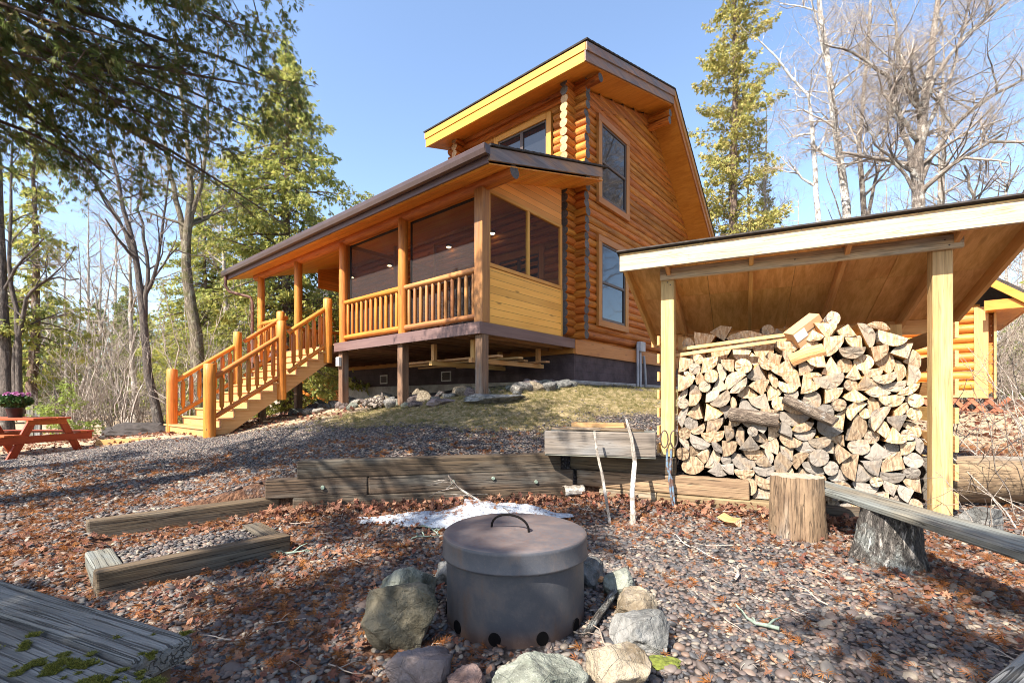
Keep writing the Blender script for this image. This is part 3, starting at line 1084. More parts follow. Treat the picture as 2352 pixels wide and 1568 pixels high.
PR = [(EV[0] + .03, EV[1]), RG, (BK[0], BK[1])]
mb = rake(PR[:2], .78, .812, .045, .175)
mb.build('rake_fascia', M['fascia_gray'], roof, .004)
mb = rake(PR[:2], .75, .778, .20, .225)
mb.build('rake_fascia', M['fascia_gray'], roof, .004)
mb = rake(PR[1:], .78, .812, .05, .2)
mb.build('rake_fascia', M['trim_orange'], roof, .004)
mb = rake(PR[1:], .75, .778, .22, .24)
mb.build('rake_fascia', M['trim_orange'], roof, .004)
# log purlins under the rake
for (xa, xb, y, zz) in ((.02, .7, 2.98, 8.2), (.02, .7, 6.9, 9.28), (.02, .7, 6.86, 9.06), (-4.1, -3.5, 2.98, 8.2), (-4.1, -3.5, 2.98, 7.98)):
    mb = MB()
    log_run(mb, (xa, y, zz), (xb, y, zz), .10, 1)
    mb.build('purlin', [M['log'], M['end_gray']], roof)

# porch roof
PE, PT = (-.66, 5.2), (3.1, 6.285)
mb = MB()
for k in range(18):
    t0, t1 = k / 18, (k + 1) / 18
    slab(mb, [(PE[0] + (PT[0] - PE[0]) * t0, PE[1] + (PT[1] - PE[1]) * t0 + .006), (PE[0] + (PT[0] - PE[0]) * t1 + .01, PE[1] + (PT[1] - PE[1]) * t1 - .002)], -10.35, .83, .03)
proof = mb.build('porch_roof', M['shingle'], cabin)
mb = MB()
for k in range(34):
    y0 = -.62 + k * .11
    if y0 > 2.95:
        break
    za = 5.12 + .288 * y0
    slab(mb, [(y0 + .003, za), (y0 + .107, za + .288 * .104)], -10.25, .74, .02)
mb.build('soffit', wood('soffit_boards', (.80, .34, .06), (.6, .22, .03), .45, (1.0, 24), .85, var=.09, bump=.2), proof)
mb = rake([(PE[0] + .01, PE[1]), (2.88, PE[1] + .2885 * 3.54)], .755, .80, .045, .20)
mb.build('rake_fascia', M['fascia_gray'], proof, .004)
mb = MB()
mb.box((-10.3, -.655, 4.925), (.754, -.622, 5.15))
mb.build('eave_fascia', M['deck_paint'], proof, .004)
gp = [(-.66, 5.06), (-.70, 5.04), (-.75, 5.045), (-.775, 5.10), (-.78, 5.165), (-.79, 5.17), (-.793, 5.16), (-.785, 5.10), (-.76, 5.03), (-.70, 5.02), (-.657, 5.04)]
mb = MB()
mb.prism([(p[0], p[1]) for p in gp], (-10.35, 0, 0), (0, 1, 0), (0, 0, 1), (1, 0, 0), 11.15)
mb.prism([(-.657, 5.03), (-.657, 5.17), (-.79, 5.17), (-.76, 5.03)], (.805, 0, 0), (0, 1, 0), (0, 0, 1), (1, 0, 0), .006)
mb.prism([(-.657, 5.03), (-.657, 5.17), (-.79, 5.17), (-.76, 5.03)], (-10.36, 0, 0), (0, 1, 0), (0, 0, 1), (1, 0, 0), .006)
mb.build('gutter', M['gutter'], proof)
mb = MB()
ds = [(-10.22, -.70, 5.03), (-10.22, -.70, 4.72), (-10.15, -.62, 4.55), (-9.75, -.16, 4.4), (-9.7, -.13, 4.25), (-9.7, -.13, 1.1)]
mb.tube(ds, .045, 8, smooth=False)
mb.build('downspout', wood('painted_downspout', (.24, .12, .09), (.16, .08, .06), .4, (1, 8), 0, var=.02, bump=.02), proof)

# beam and posts
mb = MB()
log_run(mb, (-9.75, .02, 5.04), (.74, .02, 5.04), .115, 1, .02)
mb.build('porch_beam', [M['log_orange'], M['end_gray']], cabin)
PX = [0, -2.28, -4.62, -6.95, -9.36]
for i, x in enumerate(PX):
    mb = MB()
    if i == 0:
        mb.box((-.10, -.10, DK + .002), (.10, .10, 4.95))
        mb.build('porch_post', M['log_weather_shade'], cabin, .008)
    else:
        pts = [(x, 0, DK + .002 + (4.98 - DK) * t / 6) for t in range(7)]
        mb.tube(pts, [.105 + .006 * random.uniform(-1, 1) for _ in pts], 16, 0, 0, True, .02)
        mb.build('porch_post', M['log_orange'], cabin)
for x in PX[:4]:
    mb = MB()
    g = cabgz(x, 0) - .15
    mb.box((x - .085, -.085, g), (x + .085, .085, DK - .2))
    mb.build('support_post', M['brown_post'], cabin, .006)
mb = MB()
mb.box((-6.3, -1.3, .3), (-6.16, -1.16, 1.25))
mb.build('support_post', M['brown_post'], cabin, .006)

# deck
mb = MB()
for i in range(21):
    y0 = -.12 + i * .142
    mb.box((-9.6, y0, DK - .035), (.06, y0 + .136, DK - .001), grain=0)
deck = mb.build('porch_deck', M['joist'], cabin)
mb = MB()
for lo_, hi_ in (((-4.78, -.16, DK - .205), (.095, -.122, DK + .004)), ((-9.6, -.16, DK - .205), (-7.6, -.122, DK + .004)), ((.062, -.12, DK - .205), (.1, 2.92, DK + .004))):
    mb = MB()
    mb.box(lo_, hi_)
    mb.build('rim_board', M['deck_paint'], deck, .004)
for i in range(24):
    x = -.2 - i * .4
    mb = MB()
    mb.box((x - .02, -.118, DK - .22), (x + .02, 2.85, DK - .037))
    mb.build('joist', M['joist'], deck)
# lumber rack hung below the deck
mb = MB()
for x in (-.55, -1.7):
    mb.bar((x, .25, 1.97), (x, 2.55, 1.97), .09, .09)
    mb.box((x - .045, .3, 2.015), (x + .045, .39, DK - .21))
    mb.box((x - .045, 2.35, 2.015), (x + .045, 2.44, DK - .21))
mb.build('lumber_rack', M['shed_rafter'], deck, .004)

# boarded gable end of the porch, with two screens
PXE = .0
mb = MB()
mb.obox((PXE + .03, 1.28, (DK + 3.60) / 2 + .0), (.014, 1.16, (3.60 - DK) / 2 - .002), mi=0, grain=1)
pe = mb.build('porch_end_wall', M['plank_yellow'], cabin)
mb = MB()
mb.prism([(.12, 4.99), (2.44, 4.99), (2.44, 5.8), (.12, 5.13)], (PXE + .016, 0, 0), (0, 1, 0), (0, 0, 1), (1, 0, 0), .028)
mb.build('upper_boarding', M['plank_yellow'], pe)
mb = MB()
tr = PXE + .02
for (ya, yb, za, zb) in ((.105, 2.46, 3.61, 3.68), (.105, 2.46, 4.94, 5.01), (.105, .165, 3.682, 4.938), (2.38, 2.46, 3.682, 4.938), (1.24, 1.32, 3.682, 4.938), (.10, .16, DK + .01, 3.608), (2.42, 2.47, DK + .01, 3.608)):
    mb.box((tr - .02, ya, za), (tr + .036, yb, zb))
mb.build('trim', M['trim_yellow'], pe, .004)
for ya, yb in ((.165, 1.24), (1.32, 2.38)):
    mb = MB()
    mb.box((PXE + .012, ya, 3.68), (PXE + .014, yb, 4.94))
    mb.build('screen', M['screen'], pe)
# front screens and partition wall
for a, b in ((-2.17, -.12), (-4.51, -2.39)):
    mb = MB()
    for (xa, xb, za, zb) in ((a, a + .035, DK + .002, 4.93), (b - .035, b, DK + .002, 4.93), (a + .035, b - .035, DK + .002, DK + .04), (a + .035, b - .035, 4.89, 4.93)):
        mb.box((xa, .105, za), (xb, .135, zb))
    f = mb.build('screen_frame', M['black_frame'], cabin)
    mb = MB()
    mb.box((a + .035, .12, DK + .04), (b - .035, .122, 4.89))
    mb.build('screen', M['screen'], f)
mb = MB()
mb.box((-4.64, .12, DK + .004), (-4.60, 2.88, 3.5))
mb.box((-4.64, .12, 3.5), (-4.60, .2, 4.98))
mb.box((-4.64, 1.45, 3.5), (-4.60, 1.53, 5.3))
mb.box((-4.64, 2.8, 3.5), (-4.60, 2.88, 5.7))
mb.box((-4.645, .2, 4.9), (-4.595, 2.8, 5.0))
pw = mb.build('porch_partition', M['trim_orange'], cabin)
mb = MB()
mb.box((-4.62, .2, 3.5), (-4.618, 2.8, 4.9))
mb.build('screen', M['screen'], pw)
mb = MB()   # boarded infill hanging at the porch's far end
mb.prism([(1.85, 5.0), (2.93, 5.0), (2.93, 5.93), (1.85, 5.62)], (-9.45, 0, 0), (0, 1, 0), (0, 0, 1), (1, 0, 0), .03)
mb.build('end_infill', M['plank_orange'], cabin)


def lathe_bal(mb, p0, p1, r, n=9, tenon=.5):
    p0, p1 = Vector(p0), Vector(p1)
    ts = [0, .10, .13, .5, .87, .90, 1]
    rs = [r * tenon, r * tenon, r, r * 1.05, r, r * tenon, r * tenon]
    mb.tube([p0.lerp(p1, t) for t in ts], rs, n, wob=.03)


def rail(x0, x1, y=0.0, nb=11, mt='log_weather_shade', axis='x'):
    P = (lambda t, zz: (x0 + (x1 - x0) * t, y, zz)) if axis == 'x' else (lambda t, zz: (y, x0 + (x1 - x0) * t, zz))
    for zz, rr in ((DK + .965, .062), (DK + .135, .06)):
        mb = MB()
        pts = [P(t / 6, zz) for t in range(7)]
        mb.tube(pts, [rr * random.uniform(.93, 1.05) for _ in pts], 12, wob=.03)
        if zz > DK + .5:
            o = mb.build('railing', M[mt], cabin)
        else:
            mb.build('bottom_rail', M[mt], o)
    for i in range(nb):
        t = (i + .6) / (nb + .2)
        mb = MB()
        a, b = P(t, DK + .15), P(t, DK + .93)
        mb.tube([Vector(a).lerp(Vector(b), q) for q in (0, .06, .5, .94, 1)], [.024, .036, .038, .035, .024], 9, wob=.04)
        mb.build('baluster', M[mt], o)


rail(-2.18, -.1, 0, 11, 'log_weather_shade')  # tree shade on this bay is put into its duller log colour
rail(-4.52, -2.38, 0, 11, 'log_orange')
rail(-9.26, -7.65, 0, 9, 'log_orange')
rail(.12, 2.8, -9.4, 12, 'log_orange', 'y')

# staircase
N_R = 11
RISE = (DK - .455) / N_R
RUN = .262
XR, XL = -5.02, -7.55
st = MB()
for k in range(N_R - 1):
    zt = DK - (k + 1) * RISE
    yf = -.16 - (k + 1) * RUN
    x0, x1 = XL - .08, XR + .08
    if k == N_R - 2:
        x0, x1 = XL - .35, XR + .1
    st.box((x0, yf - .03, zt - .038), (x1, yf + RUN - .004, zt), grain=0)
stair = st.build('staircase', M['stair'], cabin, .004)
mb = MB()
for k in range(N_R):
    zt = DK - k * RISE
    yf = -.16 - k * RUN
    mb.box((XL - (.30 if k == N_R - 1 else .03), yf - .0, zt - RISE + .002), (XR + (.06 if k == N_R - 1 else .03), yf + .022, zt - .04), grain=0)
mb.build('riser', M['stair'], stair)
for x in (XR, (XR + XL) / 2, XL):
    mb = MB()
    poly = [(-.16, DK - .04)]
    for k in range(N_R):
        zt = DK - (k) * RISE
        yf = -.16 - k * RUN
        if k:
            poly.append((yf + RUN, zt - .04))
        poly.append((yf + .0, zt - .04))
    yb = -.16 - (N_R - 1) * RUN
    poly += [(yb, .30), (yb + .12, .30), (-.16, DK - .44)]
    mb.prism(poly, (x - .02, 0, 0), (0, 1, 0), (0, 0, 1), (1, 0, 0), .04)
    mb.build('stringer', M['stair'], stair)
for x in (XR, XL):
    sx = 1 if x == XR else -1
    xo = x + .02 * sx
    nw = [(-2.72, .36, 1.93, .112), (-1.3, 1.22, 2.97, .10), (-.2, 2.12, 3.66, .105)]
    for (y, za, zb, rr) in nw:
        mb = MB()
        pts = [(xo, y, za + (zb - za) * t / 5) for t in range(6)] + [(xo, y, zb + .02)]
        mb.tube(pts, [rr * random.uniform(.98, 1.02) for _ in range(6)] + [rr * .8], 18, wob=.012)
        mb.build('newel_post', M['log_orange'], stair)
    for (ya, za, zc, yb, zb, zd, nb) in ((-2.62, 1.69, .88, -1.36, 2.62, 1.72, 7), (-1.14, 2.76, 1.86, -.27, 3.42, 2.52, 5)):
        mb = MB()
        for (q0, q1, rr) in ((za, zb, .055), (zc, zd, .05)):
            pts = [Vector((xo, ya, q0)).lerp(Vector((xo, yb, q1)), t / 5) for t in range(6)]
            mb.tube(pts, [rr * random.uniform(.95, 1.04) for _ in pts], 12, wob=.02)
        hr = mb.build('handrail', M['log_orange'], stair)
        for i in range(nb):
            t = (i + .7) / (nb + .4)
            y = ya + (yb - ya) * t
            mb = MB()
            lathe_bal(mb, (xo, y, zc + (zd - zc) * t + .02), (xo, y, za + (zb - za) * t - .02), .046)
            mb.build('baluster', M['log_orange'], hr)
# lamps on the porch wall, outlet box, conduits
for x in (-2.3, -4.29 + .35, -6.7, -8.9):
    mb = MB()
    mb.tube([(x, 2.78, 5.52), (x, 2.78, 5.46)], [.085, .085], 14)
    mb.box((x - .02, 2.78, 5.49), (x + .02, 2.9, 5.52))
    l = mb.build('porch_lamp', M['sash'], cabin)
    mb = MB()
    mb.tube([(x, 2.78, 5.458), (x, 2.78, 5.44)], [.07, .05], 14)
    mb.build('bulb', M['lamp'], l)
mb = MB()
mb.box((PX[2] - .07, -.17, 2.02), (PX[2] + .07, -.087, 2.24))
ob = mb.build('outlet_box', M['white_plastic'], cabin, .01)
mb = MB()
mb.box((PX[2] - .05, -.176, 2.05), (PX[2] - .005, -.171, 2.21))
mb.box((PX[2] + .005, -.176, 2.05), (PX[2] + .05, -.171, 2.21))
mb.build('cover', M['grey_pipe'], ob)
for (y, zt, dy) in ((5.95, 2.75, 0), (6.12, 2.6, 0), (6.35, 2.45, .15)):
    mb = MB()
    mb.tube([(.16, y, zt), (.17, y + dy * .4, 2.1), (.17, y + dy, 1.35)], .035, 9)
    mb.build('conduit', M['grey_pipe'], cabin)
mb = MB()
mb.box((.12, 6.0, 2.55), (.24, 6.3, 2.82))
mb.build('meter_box', M['grey_pipe'], cabin, .01)

# boards lying on the hung rack
for i, (y, x1, x0) in enumerate(((.55, -.05, -3.2), (1.1, .0, -3.6), (1.7, -.35, -3.9), (2.2, -.15, -3.0))):
    mb = MB()
    a = cab(x1, y)
    b = cab(x0, y + .05)
    mb.bar((*a, 2.04), (*b, 2.035), .14, .038)
    o = mb.build('lumber_board', M['lumber'])
    tag(o, ['loose board stored under the porch deck, outermost of the hung boards', 'loose board under the porch deck, second in from the porch edge', 'loose board under the porch deck, third in from the porch edge', 'loose board under the porch deck, nearest the foundation'][i], 'board', 'boards stored under the porch')


# ------------------------------------------------------------------ other log buildings
def outbuilding():
    t = thing('log_outbuilding', 'small golden log outbuilding with a lattice skirt behind the woodshed', 'shed', (10.18, 10.0, 0), HZ)
    zb, zt = 1.27, 3.25
    mb = MB()
    z = zb + .26
    while z < 4.5:
        x0 = -3.0 if z < 3.15 else -2.7 + (z - 3.15) / .84
        x1 = -.1 if z < 3.15 else -.1 - (z - 3.15) / .84
        if x1 - x0 > .3:
            mb.tube([(x0, 0, z), ((x0 + x1) / 2, 0, z), (x1, 0, z)], .115, 14, wob=.015)
        z += .205
    z = zb + .2
    while z < 3.2:
        mb.tube([(0, .05, z), (0, 3.5, z)], .115, 14, wob=.015)
        z += .205
    mb.build('wall', M['log_orange'], t)
    mb = MB()
    mb.box((-.22, -.16, zb - .02), (.0, -.12, zt - .05))
    mb.box((.08, -.16, zb - .02), (.12, .1, zt - .05))
    mb.build('corner_board', M['stair'], t, .005)
    mb = MB()
    mb.box((-3.0, -.14, zb), (-.225, -.10, zb + .16))
    mb.build('sill_board', M['stair'], t)
    mb = MB()
    for i in range(12):
        x = -2.9 + i * .26
        mb.bar((x, -.10, .85), (x + .36, -.10, 1.26), .012, .075, up=(0, 0, 1))
        mb.bar((x + .36, -.115, .85), (x, -.115, 1.26), .012, .075, up=(0, 0, 1))
    mb.build('lattice', M['lattice'], t)
    mb = MB()
    n = Vector((.643, 0, .766))
    for s, (xa, xb) in ((1, (-1.35, .55)), (-1, (-1.35, -3.3))):
        L = (Vector((xb, 0, 0)) - Vector((xa, 0, 0))).x
        d = Vector((L, 0, -abs(L) * .84)).normalized()
        up = Vector((0, 1, 0)).cross(d)
        if up.z < 0:
            up = -up
        c = Vector(((xa + xb) / 2, 1.6, 3.22 + .84 * (.55 + 2.6) / 2 - .42 * 0))
        c.z = (3.28 - 0) + .84 * abs(L) / 2
        mb.obox(c, (abs(L) / .766 / 2, 2.2, .03), (d, Vector((0, 1, 0)), up))
    rf = mb.build('roof', M['shingle'], t)
    mb = MB()
    zz = 3.28
    mb.prism([(-1.35, zz + .84 * 1.9 - .04), (.55, zz - .04), (.55, zz - .22), (-1.35, zz + .84 * 1.9 - .22)], (0, -.62, 0), (1, 0, 0), (0, 0, 1), (0, 1, 0), .035)
    mb.build('rake_fascia', M['fascia_yellow'], rf)
    mb = MB()
    mb.box((-.1, -.55, zz - .22), (.56, -.50, zz - .02))
    mb.box((-.05, -.5, zz - .22), (.54, 3.6, zz - .19))
    mb.box((.55, -.58, zz - .22), (.58, 3.7, zz - .03))
    mb.build('eave_box', M['ply_orange'], rf)
    return t


outbuilding()


def log_garage():
    t = thing('log_garage', 'low golden log building with dark eave seen through the open porch', 'building', (-.534, 8.3, 0), HZ)
    mb = MB()
    z = .9
    while z < 5.3:
        mb.tube([(-19, 5.2, z), (-15, 5.2, z), (-13.2, 5.2, z)], .11, 10, wob=.01)
        mb.tube([(-13.2, 5.2, z + .09), (-13.2, 9, z + .09)], .11, 10, wob=.01)
        z += .2
    mb.build('wall', M['log_orange'], t)
    mb = MB()
    mb.obox((-16, 6.5, 7.1), (3.9, 2.7, .04), (Vector((1, 0, 0)), Vector((0, .8, .6)), Vector((0, -.6, .8))))
    mb.obox((-16, 10.7, 7.1), (3.9, 2.7, .04), (Vector((1, 0, 0)), Vector((0, .8, -.6)), Vector((0, .6, .8))))
    rf = mb.build('roof', M['shingle'], t)
    mb = MB()
    mb.box((-19.8, 4.42, 5.18), (-12.2, 4.46, 5.5))
    mb.build('eave_fascia', M['fascia_yellow'], rf)
    mb = MB()
    mb.box((-19.8, 4.461, 5.18), (-12.2, 5.2, 5.21))
    mb.build('soffit', M['ply_orange'], rf)


log_garage()
# ------------------------------------------------------------------ woodshed
SHR = math.atan2(E1.y, E1.x)
shed = thing('woodshed', 'open lean-to woodshed of pale lumber with plywood roof', 'woodshed', (SHED_L.x, SHED_L.y, 0), SHR)
# local frame: x along the front, -y towards the front (NS), z up


def shd(x, y):
    v = SHED_L + E1 * x - NS * y
    return v.x, v.y


ZT = 2.57       # post top
mb = MB()
mb.box((-.07, -.07, .585), (.07, .07, ZT))
mb.build('post', M['shed_post'], shed, .005)
mb = MB()
mb.box((2.25, -.07, .02), (2.39, .07, ZT + .0))
mb.build('post', M['shed_post'], shed, .005)
for x in (0, 1.15, 2.32):
    mb = MB()
    mb.box((x - .06, 1.35, .2), (x + .06, 1.47, 2.08))
    mb.build('post', M['shed_rafter'], shed, .005)
mb = MB()
mb.box((-.07, -.115, ZT - .05), (2.45, -.075, ZT + .07))
mb.build('header', M['shed_fascia'], shed, .004)
SL = -.315       # roof slope per metre going back
F0 = -.33


def rz(y, off=0.0):
    return 2.80 + (y - F0) * SL + off


mb = MB()
mb.box((-.46, F0 - .02, 2.605), (2.93, F0 + .02, 2.79))
mb.build('fascia', M['shed_fascia'], shed, .004)
ang = math.atan(SL)
dv, nv = Vector((0, math.cos(ang), math.sin(ang))), Vector((0, -math.sin(ang), math.cos(ang)))
mb = MB()
for x in (-.42, .02, .82, 1.62, 2.40, 2.88):
    a = Vector((x, F0 + .022, rz(F0) - .10))
    b = Vector((x, 1.62, rz(1.62) - .10))
    mb = MB()
    mb.bar(a, b, .04, .14)
    mb.build('rafter', M['shed_rafter'], shed, .003)
mb = MB()
for i in range(4):
    for (ya, yb) in ((F0 - .02, .62), (.624, 1.68)):
        xa = -.46 + i * .848
        xb = xa + .844
        ym = (ya + yb) / 2
        mb.obox((((xa + xb) / 2), ym, rz(ym) - .02), ((xb - xa) / 2, (yb - ya) / 2 / math.cos(ang), .008), (AX[0], dv, nv))
rf = mb.build('roof_sheathing', M['plywood'], shed)
mb = MB()
for k in range(9):
    ya = F0 - .055 + k * .225
    yb = ya + .24
    ym = (ya + yb) / 2
    mb.obox((1.235, ym, rz(ym) + .005 + .0), (1.72, .12 / math.cos(ang), .008), (AX[0], (dv + nv * .03).normalized(), (nv - dv * .03).normalized()))
mb.build('shingles', M['shingle'], rf)
mb = MB()
mb.box((-.46, 1.62, rz(1.62) - .2), (2.93, 1.655, rz(1.62) - .035))
mb.build('back_fascia', M['shed_rafter'], shed)
for side, x in ((0, -.10), (1, 2.42)):
    mb = MB()
    for k in range(7):
        z0 = .62 + k * .2 if side == 0 else .25 + k * .25
        mb.box((x - .012, -.05, z0), (x + .012, 1.45, z0 + (.1 if side == 0 else .14)), grain=1)
    mb.build('side_slats', M['shed_rafter'], shed)
mb = MB()
for k in range(9):
    mb.box((-.05, 1.48, .35 + k * .19), (2.38, 1.505, .535 + k * .19), grain=0)
mb.build('back_boards', M['shed_rafter'], shed)


# ------------------------------------------------------------------ firewood: every log its own thing
ORD = 'first second third fourth fifth sixth seventh eighth ninth tenth eleventh twelfth thirteenth fourteenth fifteenth sixteenth seventeenth eighteenth nineteenth twentieth'.split()


def log_poly(kind, s):
    if kind == 'round':
        n = 14
        e = random.uniform(.88, 1.1)
        p = [(math.cos(6.283 * i / n) * s * e * random.uniform(.96, 1.04), math.sin(6.283 * i / n) * s / e * random.uniform(.96, 1.04)) for i in range(n)]
        m = [2] * n
    else:
        span = {'half': R(180), 'quarter': R(random.uniform(80, 105)), 'wedge': R(random.uniform(50, 75)), 'slab': R(random.uniform(100, 140))}[kind]
        rad = s * {'half': 1.2, 'quarter': 1.65, 'wedge': 1.9, 'slab': 1.35}[kind]
        n = max(4, int(span / .3))
        arc = [(math.cos(span * i / n - span / 2) * rad * random.uniform(.95, 1.03), math.sin(span * i / n - span / 2) * rad * random.uniform(.95, 1.03)) for i in range(n + 1)]
        cut = .0 if kind != 'slab' else .35 * rad
        apex = [(cut + random.uniform(-.08, .1) * s, random.uniform(-.15, .15) * s)] if kind != 'slab' else [(cut, arc[-1][1] * .55), (cut, arc[0][1] * .55)]
        p = arc + apex
        m = [2] * n + [1] * (len(apex) + 1)
    cx = sum(q[0] for q in p) / len(p)
    cy = sum(q[1] for q in p) / len(p)
    return [(q[0] - cx, q[1] - cy) for q in p], m


def make_log(poly, edge_mi, length, mats):
    """log along local y from 0 to length, end face at y=0"""
    n = len(poly)
    mb = MB()
    r = random.random()
    off = Vector((random.uniform(-30, 30), random.uniform(-9, 9), random.uniform(-9, 9)))
    tap = random.uniform(.9, 1.06)
    c = (random.uniform(-.02, .02), random.uniform(-.02, .02))
    tilt = (random.uniform(-.2, .2), random.uniform(-.2, .2))
    A = [Vector((x, x * tilt[0] + z * tilt[1] + random.uniform(-.005, .005), z)) for x, z in poly]
    mid = [Vector((x * random.uniform(.94, 1.05) + c[0], length * .5, z * random.uniform(.94, 1.05) + c[1])) for x, z in poly]
    B = [Vector((x * tap, length + x * tilt[1], z * tap)) for x, z in poly]
    ctr = Vector((0, random.uniform(-.008, .004), 0))
    fr = Vector((random.uniform(-.05, .05), random.uniform(-.05, .05), 0))
    eg = [Vector((0, p.x + fr.x, p.z + fr.y)) for p in A]
    for P, fl, cc in ((A, False, ctr), (B, True, Vector((0, length, 0)))):
        inner = [cc.lerp(p, .55) + Vector((0, random.uniform(-.006, .006), 0)) for p in P]
        vs = P + inner + [cc]
        gs = eg + [e.lerp(Vector((0, fr.x, fr.y)), .45) for e in eg] + [Vector((0, fr.x, fr.y))]
        fs = [(i, (i + 1) % n, n + (i + 1) % n, n + i) for i in range(n)] + [(n + i, n + (i + 1) % n, 2 * n) for i in range(n)]
        if fl:
            fs = [f[::-1] for f in fs]
        mb.add(vs, fs, gs, r, 0)
    for i in range(n):
        j = (i + 1) % n
        vs = [A[i], A[j], mid[j], mid[i], B[j], B[i]]
        gs = [Vector((v.y, v.x, v.z)) + off for v in vs]
        mb.add(vs, [(0, 3, 2, 1), (3, 5, 4, 2)], gs, r, edge_mi[i])
    return mb.build('firewood_log', mats)


FRESH = [M['end_fresh'], M['split_fresh'], M['bark_fire']]
OLD = [M['end_old'], M['split_old'], M['bark_fire']]
S0, S1, DS = .085, 2.235, .01
NSX = int((S1 - S0) / DS)


def base_z(s):
    return .402 if s < .72 else (.20 if s < 1.3 else .10)


def top_z(s):
    prof = [(0.0, 1.54), (.12, 1.66), (.4, 1.66), (.6, 1.60), (.95, 1.66), (1.2, 1.78), (1.45, 1.92), (1.75, 1.97), (1.95, 1.86), (2.24, 1.66)]
    for (a, za), (b, zb) in zip(prof[:-1], prof[1:]):
        if a <= s <= b:
            return za + (zb - za) * (s - a) / (b - a)
    return 1.6


stack = []


def pack(y_front, basef, topf, s0, s1, biggest, count_max, fresh_z, plus=0.0):
    nx = int((s1 - s0) / DS)
    H = np.array([basef(s0 + (i + .5) * DS) for i in range(nx)])
    T = np.array([topf(s0 + (i + .5) * DS) for i in range(nx)])
    done = np.zeros(nx, dtype=bool)
    tries = 0
    out = []
    while tries < 3000 and len(out) < count_max:
        tries += 1
        room = T - H
        if (room > .05).sum() < 6:
            break
        zc = float(H[room > .05].min()) + .2
        kind = random.choices(['round', 'half', 'quarter', 'wedge', 'slab'], [.16, .2, .34, .16, .14])[0]
        hh = max(0, min(1, (zc - .4) / 1.2))
        s = plus + random.uniform(.068, .098) + .03 * hh * random.random() + (biggest if random.random() < .25 else 0)
        if kind == 'round':
            s *= random.uniform(.55, .95)
        best = None
        for _ in range(14):
            a = random.uniform(0, 6.283)
            poly, em = log_poly(kind, s)
            ca, sa = math.cos(a), math.sin(a)
            poly = [(x * ca - z * sa, x * sa + z * ca) for x, z in poly]
            x0, x1 = min(p[0] for p in poly), max(p[0] for p in poly)
            wn = int((x1 - x0) / DS) + 1
            if wn >= nx - 1:
                continue
            cols = np.arange(wn)
            lo = np.full(wn, 9.0)
            hi = np.full(wn, -9.0)
            for i in range(len(poly)):
                (ax, az), (bx, bz) = poly[i], poly[(i + 1) % len(poly)]
                if abs(bx - ax) < 1e-6:
                    continue
                for cidx in range(wn):
                    xx = x0 + (cidx + .5) * DS
                    if min(ax, bx) <= xx <= max(ax, bx):
                        zz = az + (bz - az) * (xx - ax) / (bx - ax)
                        lo[cidx] = min(lo[cidx], zz)
                        hi[cidx] = max(hi[cidx], zz)
            ok = lo < 5
            if ok.sum() < 3:
                continue
            cands = random.sample(range(0, nx - wn), min(26, nx - wn))
            for st_ in cands:
                seg = H[st_:st_ + wn]
                base = float((seg[ok] - lo[ok]).max())
                topz = base + hi[ok].max()
                waste = float((base + lo[ok] - seg[ok]).sum())
                if topz > T[st_:st_ + wn].mean() + .05:
                    continue
                score = base * 2.0 + waste * DS * 9 + random.uniform(0, .02)
                if best is None or score < best[0]:
                    best = (score, st_, wn, base, poly, em, lo, hi, ok, x0)
        if best is None:
            # close the lowest place so that others can fill
            i = int(np.argmin(np.where(room > .05, H, 99)))
            H[max(0, i - 3):i + 4] += .02
            continue
        _, st_, wn, base, poly, em, lo, hi, ok, x0 = best
        idx = np.arange(st_, st_ + wn)[ok]
        H[idx] = np.maximum(H[idx], base + hi[ok] - .008)
        sx = s0 + st_ * DS - x0
        out.append((sx, base - .004, poly, em, kind, s))
    for sx, zz, poly, em, kind, s in out:
        old = zz + .15 * math.sin(sx * 4) + random.uniform(-.22, .22) < fresh_z(sx)
        o = make_log(poly, em, random.uniform(.36, .44), OLD if old else FRESH)
        x, y = shd(sx, y_front + random.uniform(-.045, .035))
        o.location = (x, y, zz)
        o.rotation_euler = (random.uniform(-.03, .03), 0, SHR + random.uniform(-.07, .07))
        stack.append([o, sx, zz, kind, s, old, y_front])
    return out


pack(.0, base_z, top_z, S0, S1, .02, 190, lambda s: 1.0 + .12 * math.sin(s * 3))
n_front = len(stack)
nb0 = len(stack)
pack(.46, base_z, lambda s: 2.03 - .08 * abs(s - .55) if s < 1.2 else 1.80, .1, 2.2, .03, 110, lambda s: .9, .035)
print('LOGS', nb0, len(stack))
KN = {'round': 'whole round log', 'half': 'half-split log', 'quarter': 'quarter-split log', 'wedge': 'narrow wedge-split log', 'slab': 'slab-cut log'}
rows = {}
for e in stack[:n_front]:
    rows.setdefault(int((e[2] - .12) / .15), []).append(e)
for k, (ri, es) in enumerate(sorted(rows.items())):
    es.sort(key=lambda e: e[1])
    for i, e in enumerate(es):
        size = 'big' if e[4] > .098 else ('small' if e[4] < .07 else 'middling')
        tag(e[0], '%s %s %s, %s from the tongs post in woodshed layer %d up' % (size, 'grey' if e[5] else 'pale', KN[e[3]], ORD[min(i, 19)], k + 1), 'firewood', 'split logs stacked in the woodshed')
back = sorted(stack[n_front:], key=lambda e: e[1])
for i, e in enumerate(back):
    lay = 'lower' if e[2] < 1.5 else ('middle' if e[2] < 1.65 else 'top')
    tag(e[0], '%s in shade behind the front stack, %s layer, %s from the tongs post' % (KN[e[3]], lay, ORD[min(19, i)]), 'firewood', 'split logs in the rear row of the woodshed')


